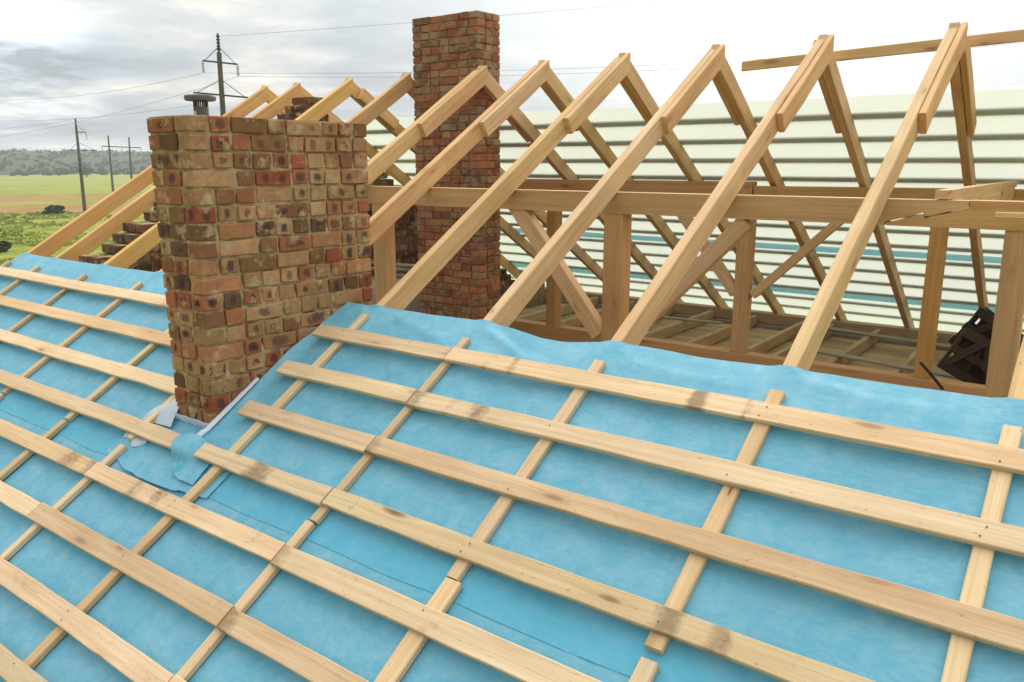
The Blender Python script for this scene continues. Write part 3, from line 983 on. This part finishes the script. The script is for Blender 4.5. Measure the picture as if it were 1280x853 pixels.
tag(m.build('sole_plate', M_BEAM), 'sole plate beam under the front posts, behind the membrane edge', 'beam')
m = MB(); m.board((-7.9, 5.36, -3.53), (3.2, 5.36, -3.53), (0, 1, 0), .17, .17, tone=.3)
tag(m.build('wall_plate', M_JOIST), 'wall plate beam along the far eave where the far rafters end', 'beam')
for a, b, w, lab in (((-1.75, 3.20, -3.478), (.9, 2.62, -3.474), .15, 'wide grey plank lying loose over the joists nearer the forked post'),
                     ((-2.3, 4.84, -3.478), (.7, 4.33, -3.474), .15, 'grey plank lying over the joists close to the far eave'),
                     ((-5.2, 4.02, -3.478), (-3.45, 4.20, -3.474), .10, 'thin grey plank on the joists behind the ninth rafter foot'),
                     ((.0, 3.05, -3.455), (1.9, 2.35, -3.43), .14, 'grey plank on the joists under the dark pallets')):
    m = MB(); m.board(a, b, (0, 1, 0), w, .028)
    tag(m.build('loose_plank', M_OLD), lab, 'plank', 'loose planks on the attic floor')
m = MB(); m.tube([(-.20, 1.55, -3.08), (-.09, 1.58, -3.20), (.03, 1.60, -3.34)], .014, 7, .016)
tag(m.build('steel_rod', M_STEEL), 'thin dark steel rod leaning at the foot of the post left of the pallets', 'rod')


def pallet(loc, rot, label, n=4):
    """lattice pallet: two face frames, slats and triangular webs between them"""
    root = thing('dark_pallet', loc, label, 'pallet', 'dark pallets piled on the attic floor')
    Mx = Matrix.Translation(Vector(loc)) @ rot
    W, H, D = .52, .50, .17
    for y in (-D / 2, D / 2):
        for k in range(3):
            m = MB(); z = .045 + (H - .09) * k / 2
            m.board(Mx @ Vector((-W / 2, y, z)), Mx @ Vector((W / 2, y, z)), rot.to_3x3() @ EZ, .105 if k != 1 else .085, .022, seg=.15)
            m.build('slat', M_DARK, root)
    for x in (-W / 2 + .02, 0, W / 2 - .02):
        m = MB(); m.board(Mx @ Vector((x, 0, 0)), Mx @ Vector((x, 0, H)), rot.to_3x3() @ EY, D - .03, .035, seg=.15)
        m.build('stringer', M_DARK, root)
    m = MB(); m.board(Mx @ Vector((0, .02, .03)), Mx @ Vector((0, .02, H - .03)), rot.to_3x3() @ EX, W * .72, .02, seg=.15)
    m.build('back_panel', M_DARK, root)
    for s_ in (-1, 1):
        m = MB(); m.board(Mx @ Vector((s_ * (W / 2 - .04), -D / 2 - .022, .06)), Mx @ Vector((s_ * .03, -D / 2 - .022, H - .06)), rot.to_3x3() @ EX, .075, .02, seg=.15)
        m.build('slanted_slat', M_DARK, root)


def E3(x, y, z):
    return (Matrix.Rotation(math.radians(z), 4, 'Z') @ Matrix.Rotation(math.radians(y), 4, 'Y') @ Matrix.Rotation(math.radians(x), 4, 'X'))


pallet((.06, 2.42, -3.40), E3(-12, 28, 8), 'lower dark wooden pallet tipped towards the post on its left')
pallet((.10, 2.74, -3.20), E3(-8, 32, -14), 'upper dark wooden pallet lying tilted on top, its edge catching light')
pallet((.42, 2.30, -3.38), E3(6, 50, 20), 'dark wooden pallet wedged low against the right-hand post')

# junk between stepped wall and chimney
m = MB()
nx, nz = 22, 18
g = []
for j in range(nz + 1):
    row = []
    for i in range(nx + 1):
        u, v_ = i / nx, j / nz
        x = -7.22 + 1.3 * u; y = -.45 + 1.5 * v_
        e = min(1, 4.5 * u, 4.5 * (1 - u), 4 * v_, 4 * (1 - v_))
        e = max(0, e) ** .6
        z = -3.47 + .86 * e + .10 * noise.noise((x * 4, y * 4, 1)) * e + .03 * noise.noise((x * 13, y * 13, 2)) * e
        row.append(m.vert((x, y, z)))
    g.append(row)
for j in range(nz):
    for i in range(nx):
        m.face((g[j][i], g[j][i + 1], g[j + 1][i + 1], g[j + 1][i]))
tag(m.build('crumpled_tarp', M_TARP, smooth=True, recalc=False), 'crumpled mauve sheet heaped between the stepped wall and the red chimney', 'tarp')
for a, b, w, lab in (((-7.2, .1, -2.50), (-5.9, .55, -2.47), .13, 'lower grey plank lying on the crumpled sheet'), ((-7.2, .45, -2.455), (-5.86, .42, -2.42), .14, 'upper grey plank lying on the crumpled sheet, nearest the chimney')):
    m = MB(); m.board(a, b, (0, 1, 0), w, .034)
    tag(m.build('stacked_plank', M_OLD), lab, 'plank', 'planks on the crumpled sheet')

# ------------------------------------------------------------------ house walls below the eaves
m = MB()
for lo, hi in (((-8.0, -5.5, GZ), (3.2, -5.15, -3.62)), ((-8.0, 5.15, GZ), (3.2, 5.5, -3.62)), ((-8.0, -5.15, GZ), (-7.65, 5.15, -3.62)), ((2.85, -5.15, GZ), (3.2, 5.15, -3.62))):
    m.box(lo, hi)
tag(m.build('house_walls', M_WALL, base=(-2.4, 0, GZ)), 'plain masonry walls of the house below the eaves', 'house walls')

# ------------------------------------------------------------------ near slope: membrane
TH = .074
XL = -8.735
gaps = [XL] + XR[1:] + [3.0]


def bay(x):
    for a, b in zip(XR, XR[1:] + [3.0]):
        if a <= x < b:
            return (x - a - .037) / (b - a)
    return 0


CR = [((-1.93, 4.06), (-1.25, 4.31), .030, .016), ((-1.80, 4.03), (-1.42, 4.24), .022, -.012), ((-2.66, 4.09), (-2.10, 4.24), .022, .010), ((-.98, 4.03), (-.80, 4.11), .018, .012),
      ((.05, 4.05), (.42, 4.13), .018, .009), ((-.95, 4.16), (.0, 4.20), .03, .007), ((-2.5, 4.36), (-2.2, 4.70), .02, .008), ((-1.35, 5.15), (-1.12, 4.95), .014, .007), ((-2.4, 4.50), (-2.05, 4.62), .018, .008), ((.1, 4.10), (.95, 4.16), .03, .006), ((-3.05, 4.05), (-2.9, 4.2), .03, .012)]

rc = random.Random(77)
for _ in range(46):                       # short random creases in the bays
    bx = rc.randrange(len(XR)); x0 = XR[bx] + .12 + rc.random() * .7; v0 = 4.15 + rc.random() * 2.9
    an = rc.uniform(-1.2, 1.2); ln = rc.uniform(.10, .30)
    CR.append(((x0, v0), (x0 + ln * math.cos(an), v0 + ln * math.sin(an)), rc.uniform(.010, .02), rc.choice((-1, 1)) * rc.uniform(.003, .007)))


def mem_h(x, v):
    t = bay(x)
    sg = .016 if v > 4.5 else .005 + .011 * max(0, (v - 4.2) / .3)
    if v < 4.6 and -1.95 < x < -1.0: sg += .022 * min(1, (4.6 - v) / .4)
    h = -sg * math.sin(math.pi * min(1, max(0, t))) ** 2 - .001
    h += .0045 * fbm(Vector((x * 2.2, v * 2.6, 0)), 3) * math.sin(math.pi * min(1, max(0, t)))
    if v < 4.35:
        e = (4.35 - v) / .35
        h += e * (.006 * noise.noise((x * 2.1, v * 3, 5)) + .004 * noise.noise((x * 6, v * 5, 8))) * math.sin(math.pi * min(1, max(0, t))) ** .5 - .012 * e * e
    for (x0, v0), (x1, v1), wd, am in CR:
        dx, dv = x1 - x0, v1 - v0; L2 = dx * dx + dv * dv
        u = ((x - x0) * dx + (v - v0) * dv) / L2
        if -.15 < u < 1.15:
            px, pv = x0 + u * dx, v0 + u * dv
            d = math.hypot(x - px, v - pv)
            f = max(0, min(1, (u + .15) / .3, (1.15 - u) / .3))
            h += am * math.exp(-(d / wd) ** 2) * f
    for xr in XR:
        if xr - .05 < x < xr + TH + .05:
            e = min(1, max(0, min(x - xr + .05, xr + TH + .05 - x) / .045))
            h = h * (1 - e) + max(h, .003) * e
    return min(h, .012) if v > 4.2 else h


def top_v(x):
    v = 4.0 + .010 * noise.noise((x * 1.2, 3, 0))
    v += .040 * math.exp(-((x + 1.35) / .30) ** 2)
    v += .02 * math.exp(-((x + .35) / .3) ** 2) - .012 * math.exp(-((x + 5.6) / .5) ** 2)
    return v


def sheet(name, xf0, xf1, v0f, v1f, lift, label, mat=None, stx=.030, stv=.034, extra=None, lapf=None, group='overlapping sheets of blue roof membrane'):
    m = MB()
    nv = 60
    vmin, vmax = v0f(0) if not callable(xf0) else 4.0, v1f(0)
    nv = max(6, int((v1f(0) - 4.0 if v0f is top_v else v1f(0) - v0f(0)) / stv))
    nx = max(6, int((xf1(5) - xf0(5)) / stx))
    g = []
    for j in range(nv + 1):
        row = []
        for i in range(nx + 1):
            t = j / nv
            xa = xf0(4.0 + t * 1.78); xb = xf1(4.0 + t * 1.78)
            x = xa + (xb - xa) * i / nx
            v = v0f(x) + (v1f(x) - v0f(x)) * t
            x = xf0(v) + (xf1(v) - xf0(v)) * i / nx
            h = mem_h(x, v) + lift
            if extra: h += extra(x, v)
            row.append(m.vert(NS(x, v, h), .5, lapf(x, v) if lapf else 0))
        g.append(row)
    for j in range(nv):
        for i in range(nx):
            m.face((g[j][i], g[j + 1][i], g[j + 1][i + 1], g[j][i + 1]))
    o = m.build(name, mat or M_BLUE, smooth=True, recalc=False)
    return tag(o, label, 'membrane', group)


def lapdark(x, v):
    return .55 * max(0, min(1, (v - 5.60) / .03)) + .12 * max(0, noise.noise((x * 1.5, v * 2, 4)))  # lap band, two-sheet depth of tone put into the colour


def lap_v(x):
    return 5.785 + .012 * noise.noise((x * 2, 0, 6))


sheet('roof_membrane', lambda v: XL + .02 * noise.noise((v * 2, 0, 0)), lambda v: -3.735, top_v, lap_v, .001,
      'upper sheet of blue roof membrane left of the brick stack', lapf=lapdark)


def right_edge(v):
    if v < 4.45: return -3.262 + .012 * math.sin(v * 19)
    if v < 5.35: return -3.262 + .03 * ((v - 4.45) / .9)
    if v < 5.60: return -3.232 + .0 * (v - 5.35)
    return -3.215


def lip(x, v):
    e = math.exp(-((x - right_edge(v)) / .05) ** 2)
    a = .055 * max(0, min(1, (v - 4.2) / .4))
    if v > 5.42: a = .065 * max(0, min(1, (5.80 - v) / .10))
    return a * e


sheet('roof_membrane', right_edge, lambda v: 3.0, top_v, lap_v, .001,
      'upper sheet of blue roof membrane right of the brick stack, its edge turned up', extra=lip, lapf=lapdark)
low = sheet('roof_membrane', lambda v: XL, lambda v: 3.0, lambda x: 5.50 if x < -3.9 or x > -3.1 else 5.335, lambda x: 7.70, -.0025,
            'lower sheet of blue roof membrane covering the slope below the lap', stx=.055, stv=.05)

# white turned-up edges of the membrane at the brick stack
def ribbon(name, pts, parent=None, label=None):
    """pts: list of (inner point, outer point)"""
    m = MB()
    ids = []
    for a, b in pts:
        a, b = Vector(a), Vector(b); mid = (a + b) / 2 + NN * .006
        ids.append([m.vert(p) for p in (a, a.lerp(mid, .5), mid, mid.lerp(b, .5), b)])
    for i in range(len(ids) - 1):
        for k in range(4):
            m.face((ids[i][k], ids[i + 1][k], ids[i + 1][k + 1], ids[i][k + 1]))
    o = m.build(name, M_WHITE, smooth=True, recalc=False)
    return tag(o, label, 'membrane flap', 'white turned-up membrane edges at the brick stack')


pts = []
for k in range(25):
    v = 4.92 + .64 * k / 24
    x = right_edge(v)
    h = lip(x, v) + .006
    w_ = .004 + .013 * min(1, k / 14)
    pts.append((NS(x + .016, v, lip(x + .016, v) + .010), NS(x - w_ - .003 * math.sin(k * 1.3), v + .004, h + .012)))
ribbon('membrane_flap', pts, label='long white membrane edge folded back along the right side of the brick stack foot')
pts = []
for k in range(13):
    x = -3.735 + .46 * k / 12
    pts.append((NS(x, 5.372 + .004 * math.sin(k * 2), .012), NS(x, 5.352, .050 + .006 * math.sin(k * 1.7))))
ribbon('membrane_flap', pts, label='narrow white membrane edge along the front foot of the brick stack')
m = MB()
nU, nV = 12, 8
g = []
for j in range(nV + 1):
    row = []
    for i in range(nU + 1):
        u, t = i / nU, j / nV
        # bottom edge lies on the slope by the batten, the top corner is drawn up the wall
        b = NS(-4.00 + .345 * u, 5.465 - .02 * u, .012)
        tpt = NS(-3.93 + .19 * u, 5.30 - .17 * u ** 1.5, .02 + .055 * u)
        p = b.lerp(tpt, t) + NN * (.018 * math.sin(math.pi * t) + .008 * noise.noise((u * 4, t * 3, 1)))
        row.append(m.vert(p))
    g.append(row)
for j in range(nV):
    for i in range(nU):
        m.face((g[j][i], g[j][i + 1], g[j + 1][i + 1], g[j + 1][i]))
tag(m.build('membrane_flap', M_WHITE, smooth=True, recalc=False), 'white triangular membrane flap drawn up the left corner of the brick stack', 'membrane flap', 'white turned-up membrane edges at the brick stack')
m = MB(); g = []
for j in range(7):
    row = []
    for i in range(9):
        u, t = i / 8, j / 6
        x = -3.985 + .27 * u; v = 5.575 + (.075 - .035 * math.sin(u * 7)) * t * (1 - .35 * abs(u - .4))
        row.append(m.vert(NS(x, v, .012 + .014 * math.sin(3 * t) + .006 * noise.noise((u * 5, t * 4, 3)))))
    g.append(row)
for j in range(6):
    for i in range(8):
        m.face((g[j][i], g[j][i + 1], g[j + 1][i + 1], g[j + 1][i]))
tag(m.build('membrane_flap', M_WHITE, smooth=True, recalc=False), 'small white membrane tip poking out under the batten left of the brick stack', 'membrane flap', 'white turned-up membrane edges at the brick stack')
# torn blue tongue curling over the batten ends in front of the stack
m = MB(); g = []
for j in range(19):
    row = []
    for i in range(17):
        u, t = i / 16, j / 18
        v = 5.475 + .285 * t
        xl = -3.375 + .16 * (2 * t - .75) ** 2 - .02 * math.sin(t * 9)
        x = xl + (-3.02 + .05 * t - xl) * u
        top = .083 * max(0, min(1, (5.665 - v) / .055)) ** .7 + .012
        h = top * (1 - u) ** .0 if x < -3.20 else top * max(0, min(1, (-3.125 - x) / .075)) + .022 * (1 - max(0, min(1, (-3.125 - x) / .075)))
        h = max(h, .026) + .004 * noise.noise((u * 4, t * 5, 8))
        row.append(m.vert(NS(x, v, h)))
    g.append(row)
for j in range(18):
    for i in range(16):
        m.face((g[j][i], g[j + 1][i], g[j + 1][i + 1], g[j][i + 1]))
tag(m.build('membrane_tongue', M_BLUE, smooth=True, recalc=False), 'torn rounded tongue of blue membrane curling over the batten end below the stack corner', 'membrane flap')
# crumpled overlap below the stack
m = MB(); g = []
for j in range(13):
    row = []
    for i in range(31):
        u, t = i / 30, j / 12
        x = -4.02 + 1.22 * u
        v = 5.56 + (.20 + .055 * math.sin(u * 3.6) + .018 * noise.noise((u * 9, 1, 0))) * t + .06 * u * t
        h = .006 + .010 * abs(noise.noise((u * 7, t * 3, 4))) + .008 * math.exp(-((t - 1) / .06) ** 2) * (noise.noise((u * 14, 0, 1)) > 0)
        row.append(m.vert(NS(x, v, h)))
    g.append(row)
for j in range(12):
    for i in range(30):
        m.face((g[j][i], g[j + 1][i], g[j + 1][i + 1], g[j][i + 1]))
tag(m.build('membrane_patch', M_BLUE, smooth=True, recalc=False), 'crumpled patch of blue membrane with a torn lower edge below the brick stack', 'membrane', 'overlapping sheets of blue roof membrane')

# ------------------------------------------------------------------ near slope: counter-battens and battens
HC, HB = .042, .070
CX = [x + .017 for x in XR]
WHERE = ['at the left verge of the roof', 'second from the left verge', 'third from the left verge', 'fourth from the left verge', 'fifth from the left verge, left of the brick stack', 'sixth from the left verge, touching the left side of the brick stack',
         'seventh from the left, first one right of the brick stack', 'eighth from the left, under the row of batten joints', 'ninth from the left, under the long unbroken battens', 'tenth from the left, with the clear gap between its two pieces', 'eleventh from the left, nearest the right edge', 'past the right edge of the photo']
for i, x in enumerate(CX):
    rng = random.Random(400 + i)
    vb = [5.68, 5.67, 5.68, 5.66, 5.67, 5.635, 5.545, 5.693, 5.70, 5.66, 5.69, 5.68][i]
    vt = 4.20 + rng.uniform(-.008, .02) - (.06 if i == 6 else 0)
    w = [.062, .062, .06, .062, .064, .062, .066, .056, .072, .075, .070, .07][i]
    m = MB(); m.board(NS(x + w / 2, vt, HC / 2 + .0025), NS(x + w / 2, vb, HC / 2 + .0025), EX, w, HC - .005, tone=rng.uniform(.1, .9), dirtB=.5 if i == 6 else .1, dirtA=.5 if i < 3 else .15, wob=.004, spots=[(1.0, .4, .08)] if i == 6 else ())
    tag(m.build('counter_batten', M_BATTEN), 'upper counter batten ' + WHERE[i], 'counter batten', 'counter battens running down the slope')
    x2 = x + [0, .004, -.006, .004, 0, .006, .004, -.014, .0, .010, .004, 0][i]
    w2 = w * (1.28 if i == 8 else 1.12 if i == 7 else 1.03)
    if i == 8: x2 = x + .006
    gap = [.02, .015, .02, .02, .02, .06, .012, .012, .008, .05, .012, .02][i]
    m = MB(); m.board(NS(x2 + w2 / 2, vb + gap, HC / 2 + .0025), NS(x2 + w2 / 2, 7.68, HC / 2 + .0025), EX, w2, HC - .005, tone=rng.uniform(.2, .7), dirtA=.25, wob=.005)
    tag(m.build('counter_batten', M_BATTEN), 'lower counter batten ' + WHERE[i], 'counter batten', 'counter battens running down the slope')

U = [4.3368, 4.7215, 5.1062, 5.4937, 5.8747, 6.2594, 6.6355, 6.96, 7.335]
L_ = [4.4499, 4.8361, 5.2217, 5.6046, 5.9906, 6.3746, 6.7526, 7.07, 7.445]
ROWN = ['top batten row', 'second batten row down', 'third batten row down', 'fourth batten row down', 'fifth batten row down', 'sixth batten row down', 'seventh batten row down', 'eighth batten row down', 'lowest batten row']
SEGS = [
    [(-8.76, -3.74), (-3.158, -1.929), (-1.921, 2.95)],
    [(-8.76, -3.74), (-3.142, -1.928), (-1.920, 2.95)],
    [(-8.76, -3.74), (-3.120, -1.938), (-1.930, 2.95)],
    [(-8.76, -3.255), (-3.130, -1.936), (-1.928, 2.95)],
    [(-8.76, -3.884), (-3.876, -1.938), (-1.930, 2.95)],
    [(-8.76, -3.978), (-3.970, -1.934), (-1.926, 2.95)],
    [(-8.76, -1.94), (-1.932, 2.95)],
    [(-8.76, -3.90), (-3.892, 2.95)],
    [(-8.76, -2.95), (-2.942, 2.95)]]
for r, segs in enumerate(SEGS):
    for q, (x0, x1) in enumerate(segs):
        rng = random.Random(900 + r * 10 + q)
        v0 = (U[r] + L_[r]) / 2
        w = L_[r] - U[r] + rng.uniform(-.004, .004)
        t = .0275 + rng.uniform(-.002, .002)
        dz = rng.uniform(-.0015, .0015)
        joint_l = x0 > -8 and x0 > -3.1
        if len(segs) == 3:
            lab = ['left board of the %s', 'short middle board of the %s', 'long right-hand board of the %s'][q] % ROWN[r]
            if r < 3: lab += [', ending at the brick stack', ', starting beside the brick stack', ''][q]
            elif r == 3: lab += [', passing in front of the brick stack', ', its end under the membrane tongue', ''][q]
            elif r == 4: lab += [', with a dark muddy end', ', below the brick stack', ''][q]
        else:
            lab = ['left board of the %s', 'right-hand board of the %s'][q] % ROWN[r]
        sp = []
        if r == 3 and q == 2: sp = [(2.0, 1.1, .075), (2.22, 1.0, .07), (.22, .6, .12), (1.2, .45, .14)]
        if r == 0 and q == 2: sp = [(1.645, 1.5, .055), (1.90, .9, .035), (.5, .9, .05)]
        if r == 1 and q == 2: sp = [(.5, .9, .08), (.3, .7, .08)]
        if r == 3 and q == 1: sp = [(.60, 1.1, .14), (.35, .6, .08)]
        if r == 4 and q == 1: sp = [(.55, .8, .09), (.80, .9, .08), (1.55, .4, .1)]
        if r == 4 and q == 0: sp = [(4.60, .8, .15), (4.83, .7, .08)]
        if r == 6: sp = [(4.5, .6, .12), (5.4, .5, .2)]
        sp += [(rng.uniform(0, x1 - x0), rng.uniform(.3, .6), rng.uniform(.03, .09)) for _ in range(2)]
        dA = {(1, 2): 1.0, (2, 2): .9, (3, 2): .5, (4, 2): .9, (5, 2): 1.0, (6, 1): .4}.get((r, q), .25)
        dB = {(0, 1): .7, (4, 0): 1.0, (3, 1): .5}.get((r, q), .25)
        dv = rng.uniform(-.003, .003)
        m = MB()
        m.board(NS(x0, v0 + dv, HC + t / 2 + dz + .0015), NS(x1, v0 - dv, HC + t / 2 + dz + .0015), NV, w, t, tone=rng.uniform(.12, .95), dirtA=dA, dirtB=dB, spots=sp, wob=.005, seg=.05, ch=.004)
        # nail heads where the board crosses a counter batten
        for cx in CX:
            if x0 + .03 < cx + .03 < x1 - .03:
                nails(m, [NS(cx + .03 + rng.uniform(-.018, .018), v0 + k * w * rng.uniform(.12, .32), HC + t + dz + .0005) for k in (-1, 1) if rng.random() < .55], NN)
        tag(m.build('batten', [M_BATTEN, M_NAIL]), lab, 'batten', 'battens along the blue slope')

# ------------------------------------------------------------------ far slope: membrane rolls and battens
FR = [('far_membrane', .915, 4.33, .006, 'top sheet of pale translucent membrane on the far slope'),
      ('far_membrane', 4.15, 5.86, .001, 'middle sheet of pale translucent membrane on the far slope, between the teal laps'),
      ('far_membrane', 5.66, 7.66, -.004, 'lowest sheet of pale translucent membrane by the far eave')]
for name, v0, v1, lift, lab in FR:
    m = MB(); g = []
    nx, nv = 150, int((v1 - v0) / .06)
    for j in range(nv + 1):
        row = []
        for i in range(nx + 1):
            x = -8.76 + 11.76 * i / nx; v = v0 + (v1 - v0) * j / nv
            t = bay(x)
            h = lift + .0015 * noise.noise((x * 2, v * 3, 9))
            lap = 1.0 if name == 'far_membrane' and v0 < 5 and v > v1 - .17 else 0.0  # lap: light through two sheets painted in as a teal tint
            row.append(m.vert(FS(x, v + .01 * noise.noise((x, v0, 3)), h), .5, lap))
        g.append(row)
    for j in range(nv):
        for i in range(nx):
            m.face((g[j][i], g[j][i + 1], g[j + 1][i + 1], g[j + 1][i]))
    tag(m.build(name, M_PALE, smooth=True, recalc=False), lab, 'membrane', 'sheets of pale membrane on the far slope')
for k in range(16):
    v = 1.245 + .399 * k
    m = MB(); m.board(FS(-8.8, v, .033), FS(3.0, v, .033), FV, .108, .030, seg=.25, wob=.001)
    tag(m.build('far_batten', M_BATTEN), '%s batten from the top on the far slope, a dark bar behind the pale membrane' % (ORD + ['thirteenth', 'fourteenth', 'fifteenth', 'sixteenth'])[k], 'batten', 'battens on the far slope')

# ------------------------------------------------------------------ haze in the air of the valley
m = MB(); m.box((-1500, -700, GZ - 2.2), (900, 1700, 26), tone=.5)
hz = m.build('haze', bpy.data.materials.new('valley_haze'), base=(0, 0, GZ))
hm = hz.data.materials[0]; hm.use_nodes = True; hm.node_tree.nodes.clear()
ho = hm.node_tree.nodes.new('ShaderNodeOutputMaterial'); pv = hm.node_tree.nodes.new('ShaderNodeVolumePrincipled')
pv.inputs['Density'].default_value = .00055; pv.inputs['Color'].default_value = (.86, .91, .96, 1); pv.inputs['Anisotropy'].default_value = .3
hm.node_tree.links.new(pv.outputs[0], ho.inputs['Volume'])
tag(hz, 'thin pale haze hanging in the air over the meadow and hills', kind='stuff')

# ------------------------------------------------------------------ light
SUN_AZ, SUN_EL = math.radians(-17), math.radians(31)       # azimuth from +Y towards +X
sd = Vector((math.sin(SUN_AZ) * math.cos(SUN_EL), math.cos(SUN_AZ) * math.cos(SUN_EL), math.sin(SUN_EL)))
li = bpy.data.lights.new('sun', 'SUN'); li.energy = 1.5; li.angle = math.radians(14); li.color = (1, .90, .76)
lo = bpy.data.objects.new('sun', li); COL.objects.link(lo); lo.rotation_euler = sd.to_track_quat('Z', 'Y').to_euler(); lo.location = (0, 0, 30)

wd = bpy.data.worlds.new('World'); sc.world = wd; wd.use_nodes = True
t = wd.node_tree; t.nodes.clear()


class WN(NT):
    def __init__(s, t):
        s.t = t; s.out = s.n('ShaderNodeOutputWorld')


w = WN(t)
gen = w.n('ShaderNodeTexCoord').outputs['Generated']
sky = w.n('ShaderNodeTexSky', sky_type='NISHITA', sun_disc=False, sun_elevation=SUN_EL, sun_rotation=SUN_AZ, altitude=150, air_density=1.2, dust_density=3.0)
bg1 = w.n('ShaderNodeBackground'); w.l(sky.outputs[0], bg1.inputs[0]); bg1.inputs[1].default_value = .07
sp = w.n('ShaderNodeSeparateXYZ'); w.l(gen, sp.inputs[0])
zc = w.math('MAXIMUM', sp.outputs[2], 0.0)
den = w.math('ADD', zc, .10)
cb = w.n('ShaderNodeCombineXYZ')
w.l(w.math('DIVIDE', sp.outputs[0], den), cb.inputs[0]); w.l(w.math('DIVIDE', sp.outputs[1], den), cb.inputs[1])
w.l(w.math('MULTIPLY', zc, 2.0), cb.inputs[2])
n1 = w.noise(cb.outputs[0], .55, 7, .56, .25)
n2 = w.noise(cb.outputs[0], 1.7, 6, .6, .1)
nn = w.math('ADD', w.math('MULTIPLY', n1, .68), w.math('MULTIPLY', n2, .32))
dt = w.n('ShaderNodeVectorMath', operation='DOT_PRODUCT'); w.l(gen, dt.inputs[0]); dt.inputs[1].default_value = tuple(sd)
cs = w.math('MAXIMUM', dt.outputs['Value'], 0.0)
glow = w.math('ADD', w.math('MULTIPLY', w.math('POWER', cs, 14.0), 1.7), w.math('ADD', w.math('MULTIPLY', w.math('POWER', cs, 40.0), 2.0), w.math('MULTIPLY', w.math('MULTIPLY', w.math('POWER', cs, 2.0), 1.1), w.math('MINIMUM', w.math('MULTIPLY', w.math('MAXIMUM', w.math('SUBTRACT', zc, .2), 0.0), 5.0), 1.0))))
# an overcast dome: brighter towards the zenith, and brighter again where the clouds face the sun
zen = w.math('MULTIPLY_ADD', w.math('POWER', zc, 1.3), 2.6, 1.0)
opp = w.math('MULTIPLY_ADD', w.math('MAXIMUM', w.math('MULTIPLY', dt.outputs['Value'], -1.0), 0.0), -.25, 0.0)
zen = w.math('ADD', zen, opp)
rd = w.n('ShaderNodeVectorMath', operation='DOT_PRODUCT'); w.l(gen, rd.inputs[0]); rd.inputs[1].default_value = (-.917, .385, .102)
rift = w.math('MULTIPLY', w.math('POWER', w.math('MAXIMUM', rd.outputs['Value'], 0.0), 420.0), w.ramp(w.noise(cb.outputs[0], 1.1, 6, .6, .3), [(.38, 0.0), (.58, 1.5)]))
zen = w.math('ADD', zen, rift)
cc = w.ramp(nn, [(.34, (.290, .330, .368)), (.48, (.385, .425, .455)), (.575, (.53, .545, .535)), (.68, (.84, .79, .69))])
ad = w.n('ShaderNodeMix', data_type='RGBA', blend_type='ADD', clamp_factor=False); w.l(glow, ad.inputs[0]); vs = w.n('ShaderNodeVectorMath', operation='SCALE'); w.l(cc, vs.inputs[0]); w.l(zen, vs.inputs['Scale']); wm = w.n('ShaderNodeMix', data_type='RGBA', blend_type='MULTIPLY'); wm.inputs[0].default_value = 1; w.l(vs.outputs[0], wm.inputs[6]); w.l(w.ramp(zc, [(.18, (1, 1, 1)), (.5, (1.0, .93, .82))]), wm.inputs[7]); w.l(wm.outputs[2], ad.inputs[6]); ad.inputs[7].default_value = (1.0, .95, .87, 1)
# below the horizon: dull earth light
gcol = w.mix(w.math('GREATER_THAN', sp.outputs[2], -.012), (.22, .22, .17), ad.outputs[2])
bg2 = w.n('ShaderNodeBackground'); w.l(gcol, bg2.inputs[0]); bg2.inputs[1].default_value = 1.0
mx = w.n('ShaderNodeMixShader'); w.l(w.ramp(nn, [(.30, .84), (.5, 1.0)]), mx.inputs[0]); w.l(bg1.outputs[0], mx.inputs[1]); w.l(bg2.outputs[0], mx.inputs[2])
w.l(mx.outputs[0], w.out.inputs['Surface'])

# ------------------------------------------------------------------ camera
cd = bpy.data.cameras.new('camera'); cam = bpy.data.objects.new('camera', cd); COL.objects.link(cam)
cd.sensor_width = 36; cd.lens = 36 * 1006.508 / 1280; cd.clip_start = .05; cd.clip_end = 6000
cam.location = Vector((1.29306, -7.40475, -1.07208)) * K
cam.rotation_euler = (math.radians(90 - 12.4894), 0, math.radians(37.0443))
sc.camera = cam
sc.view_settings.view_transform = 'Standard'; sc.view_settings.look = 'None'
sc.view_settings.exposure = 0.31; sc.view_settings.gamma = 1.0; sc.view_settings.use_curve_mapping = False
sc.cycles.use_denoising = True
sc.cycles.max_bounces = 8
for o in sc.objects:
    if '_o' in o: del o['_o']
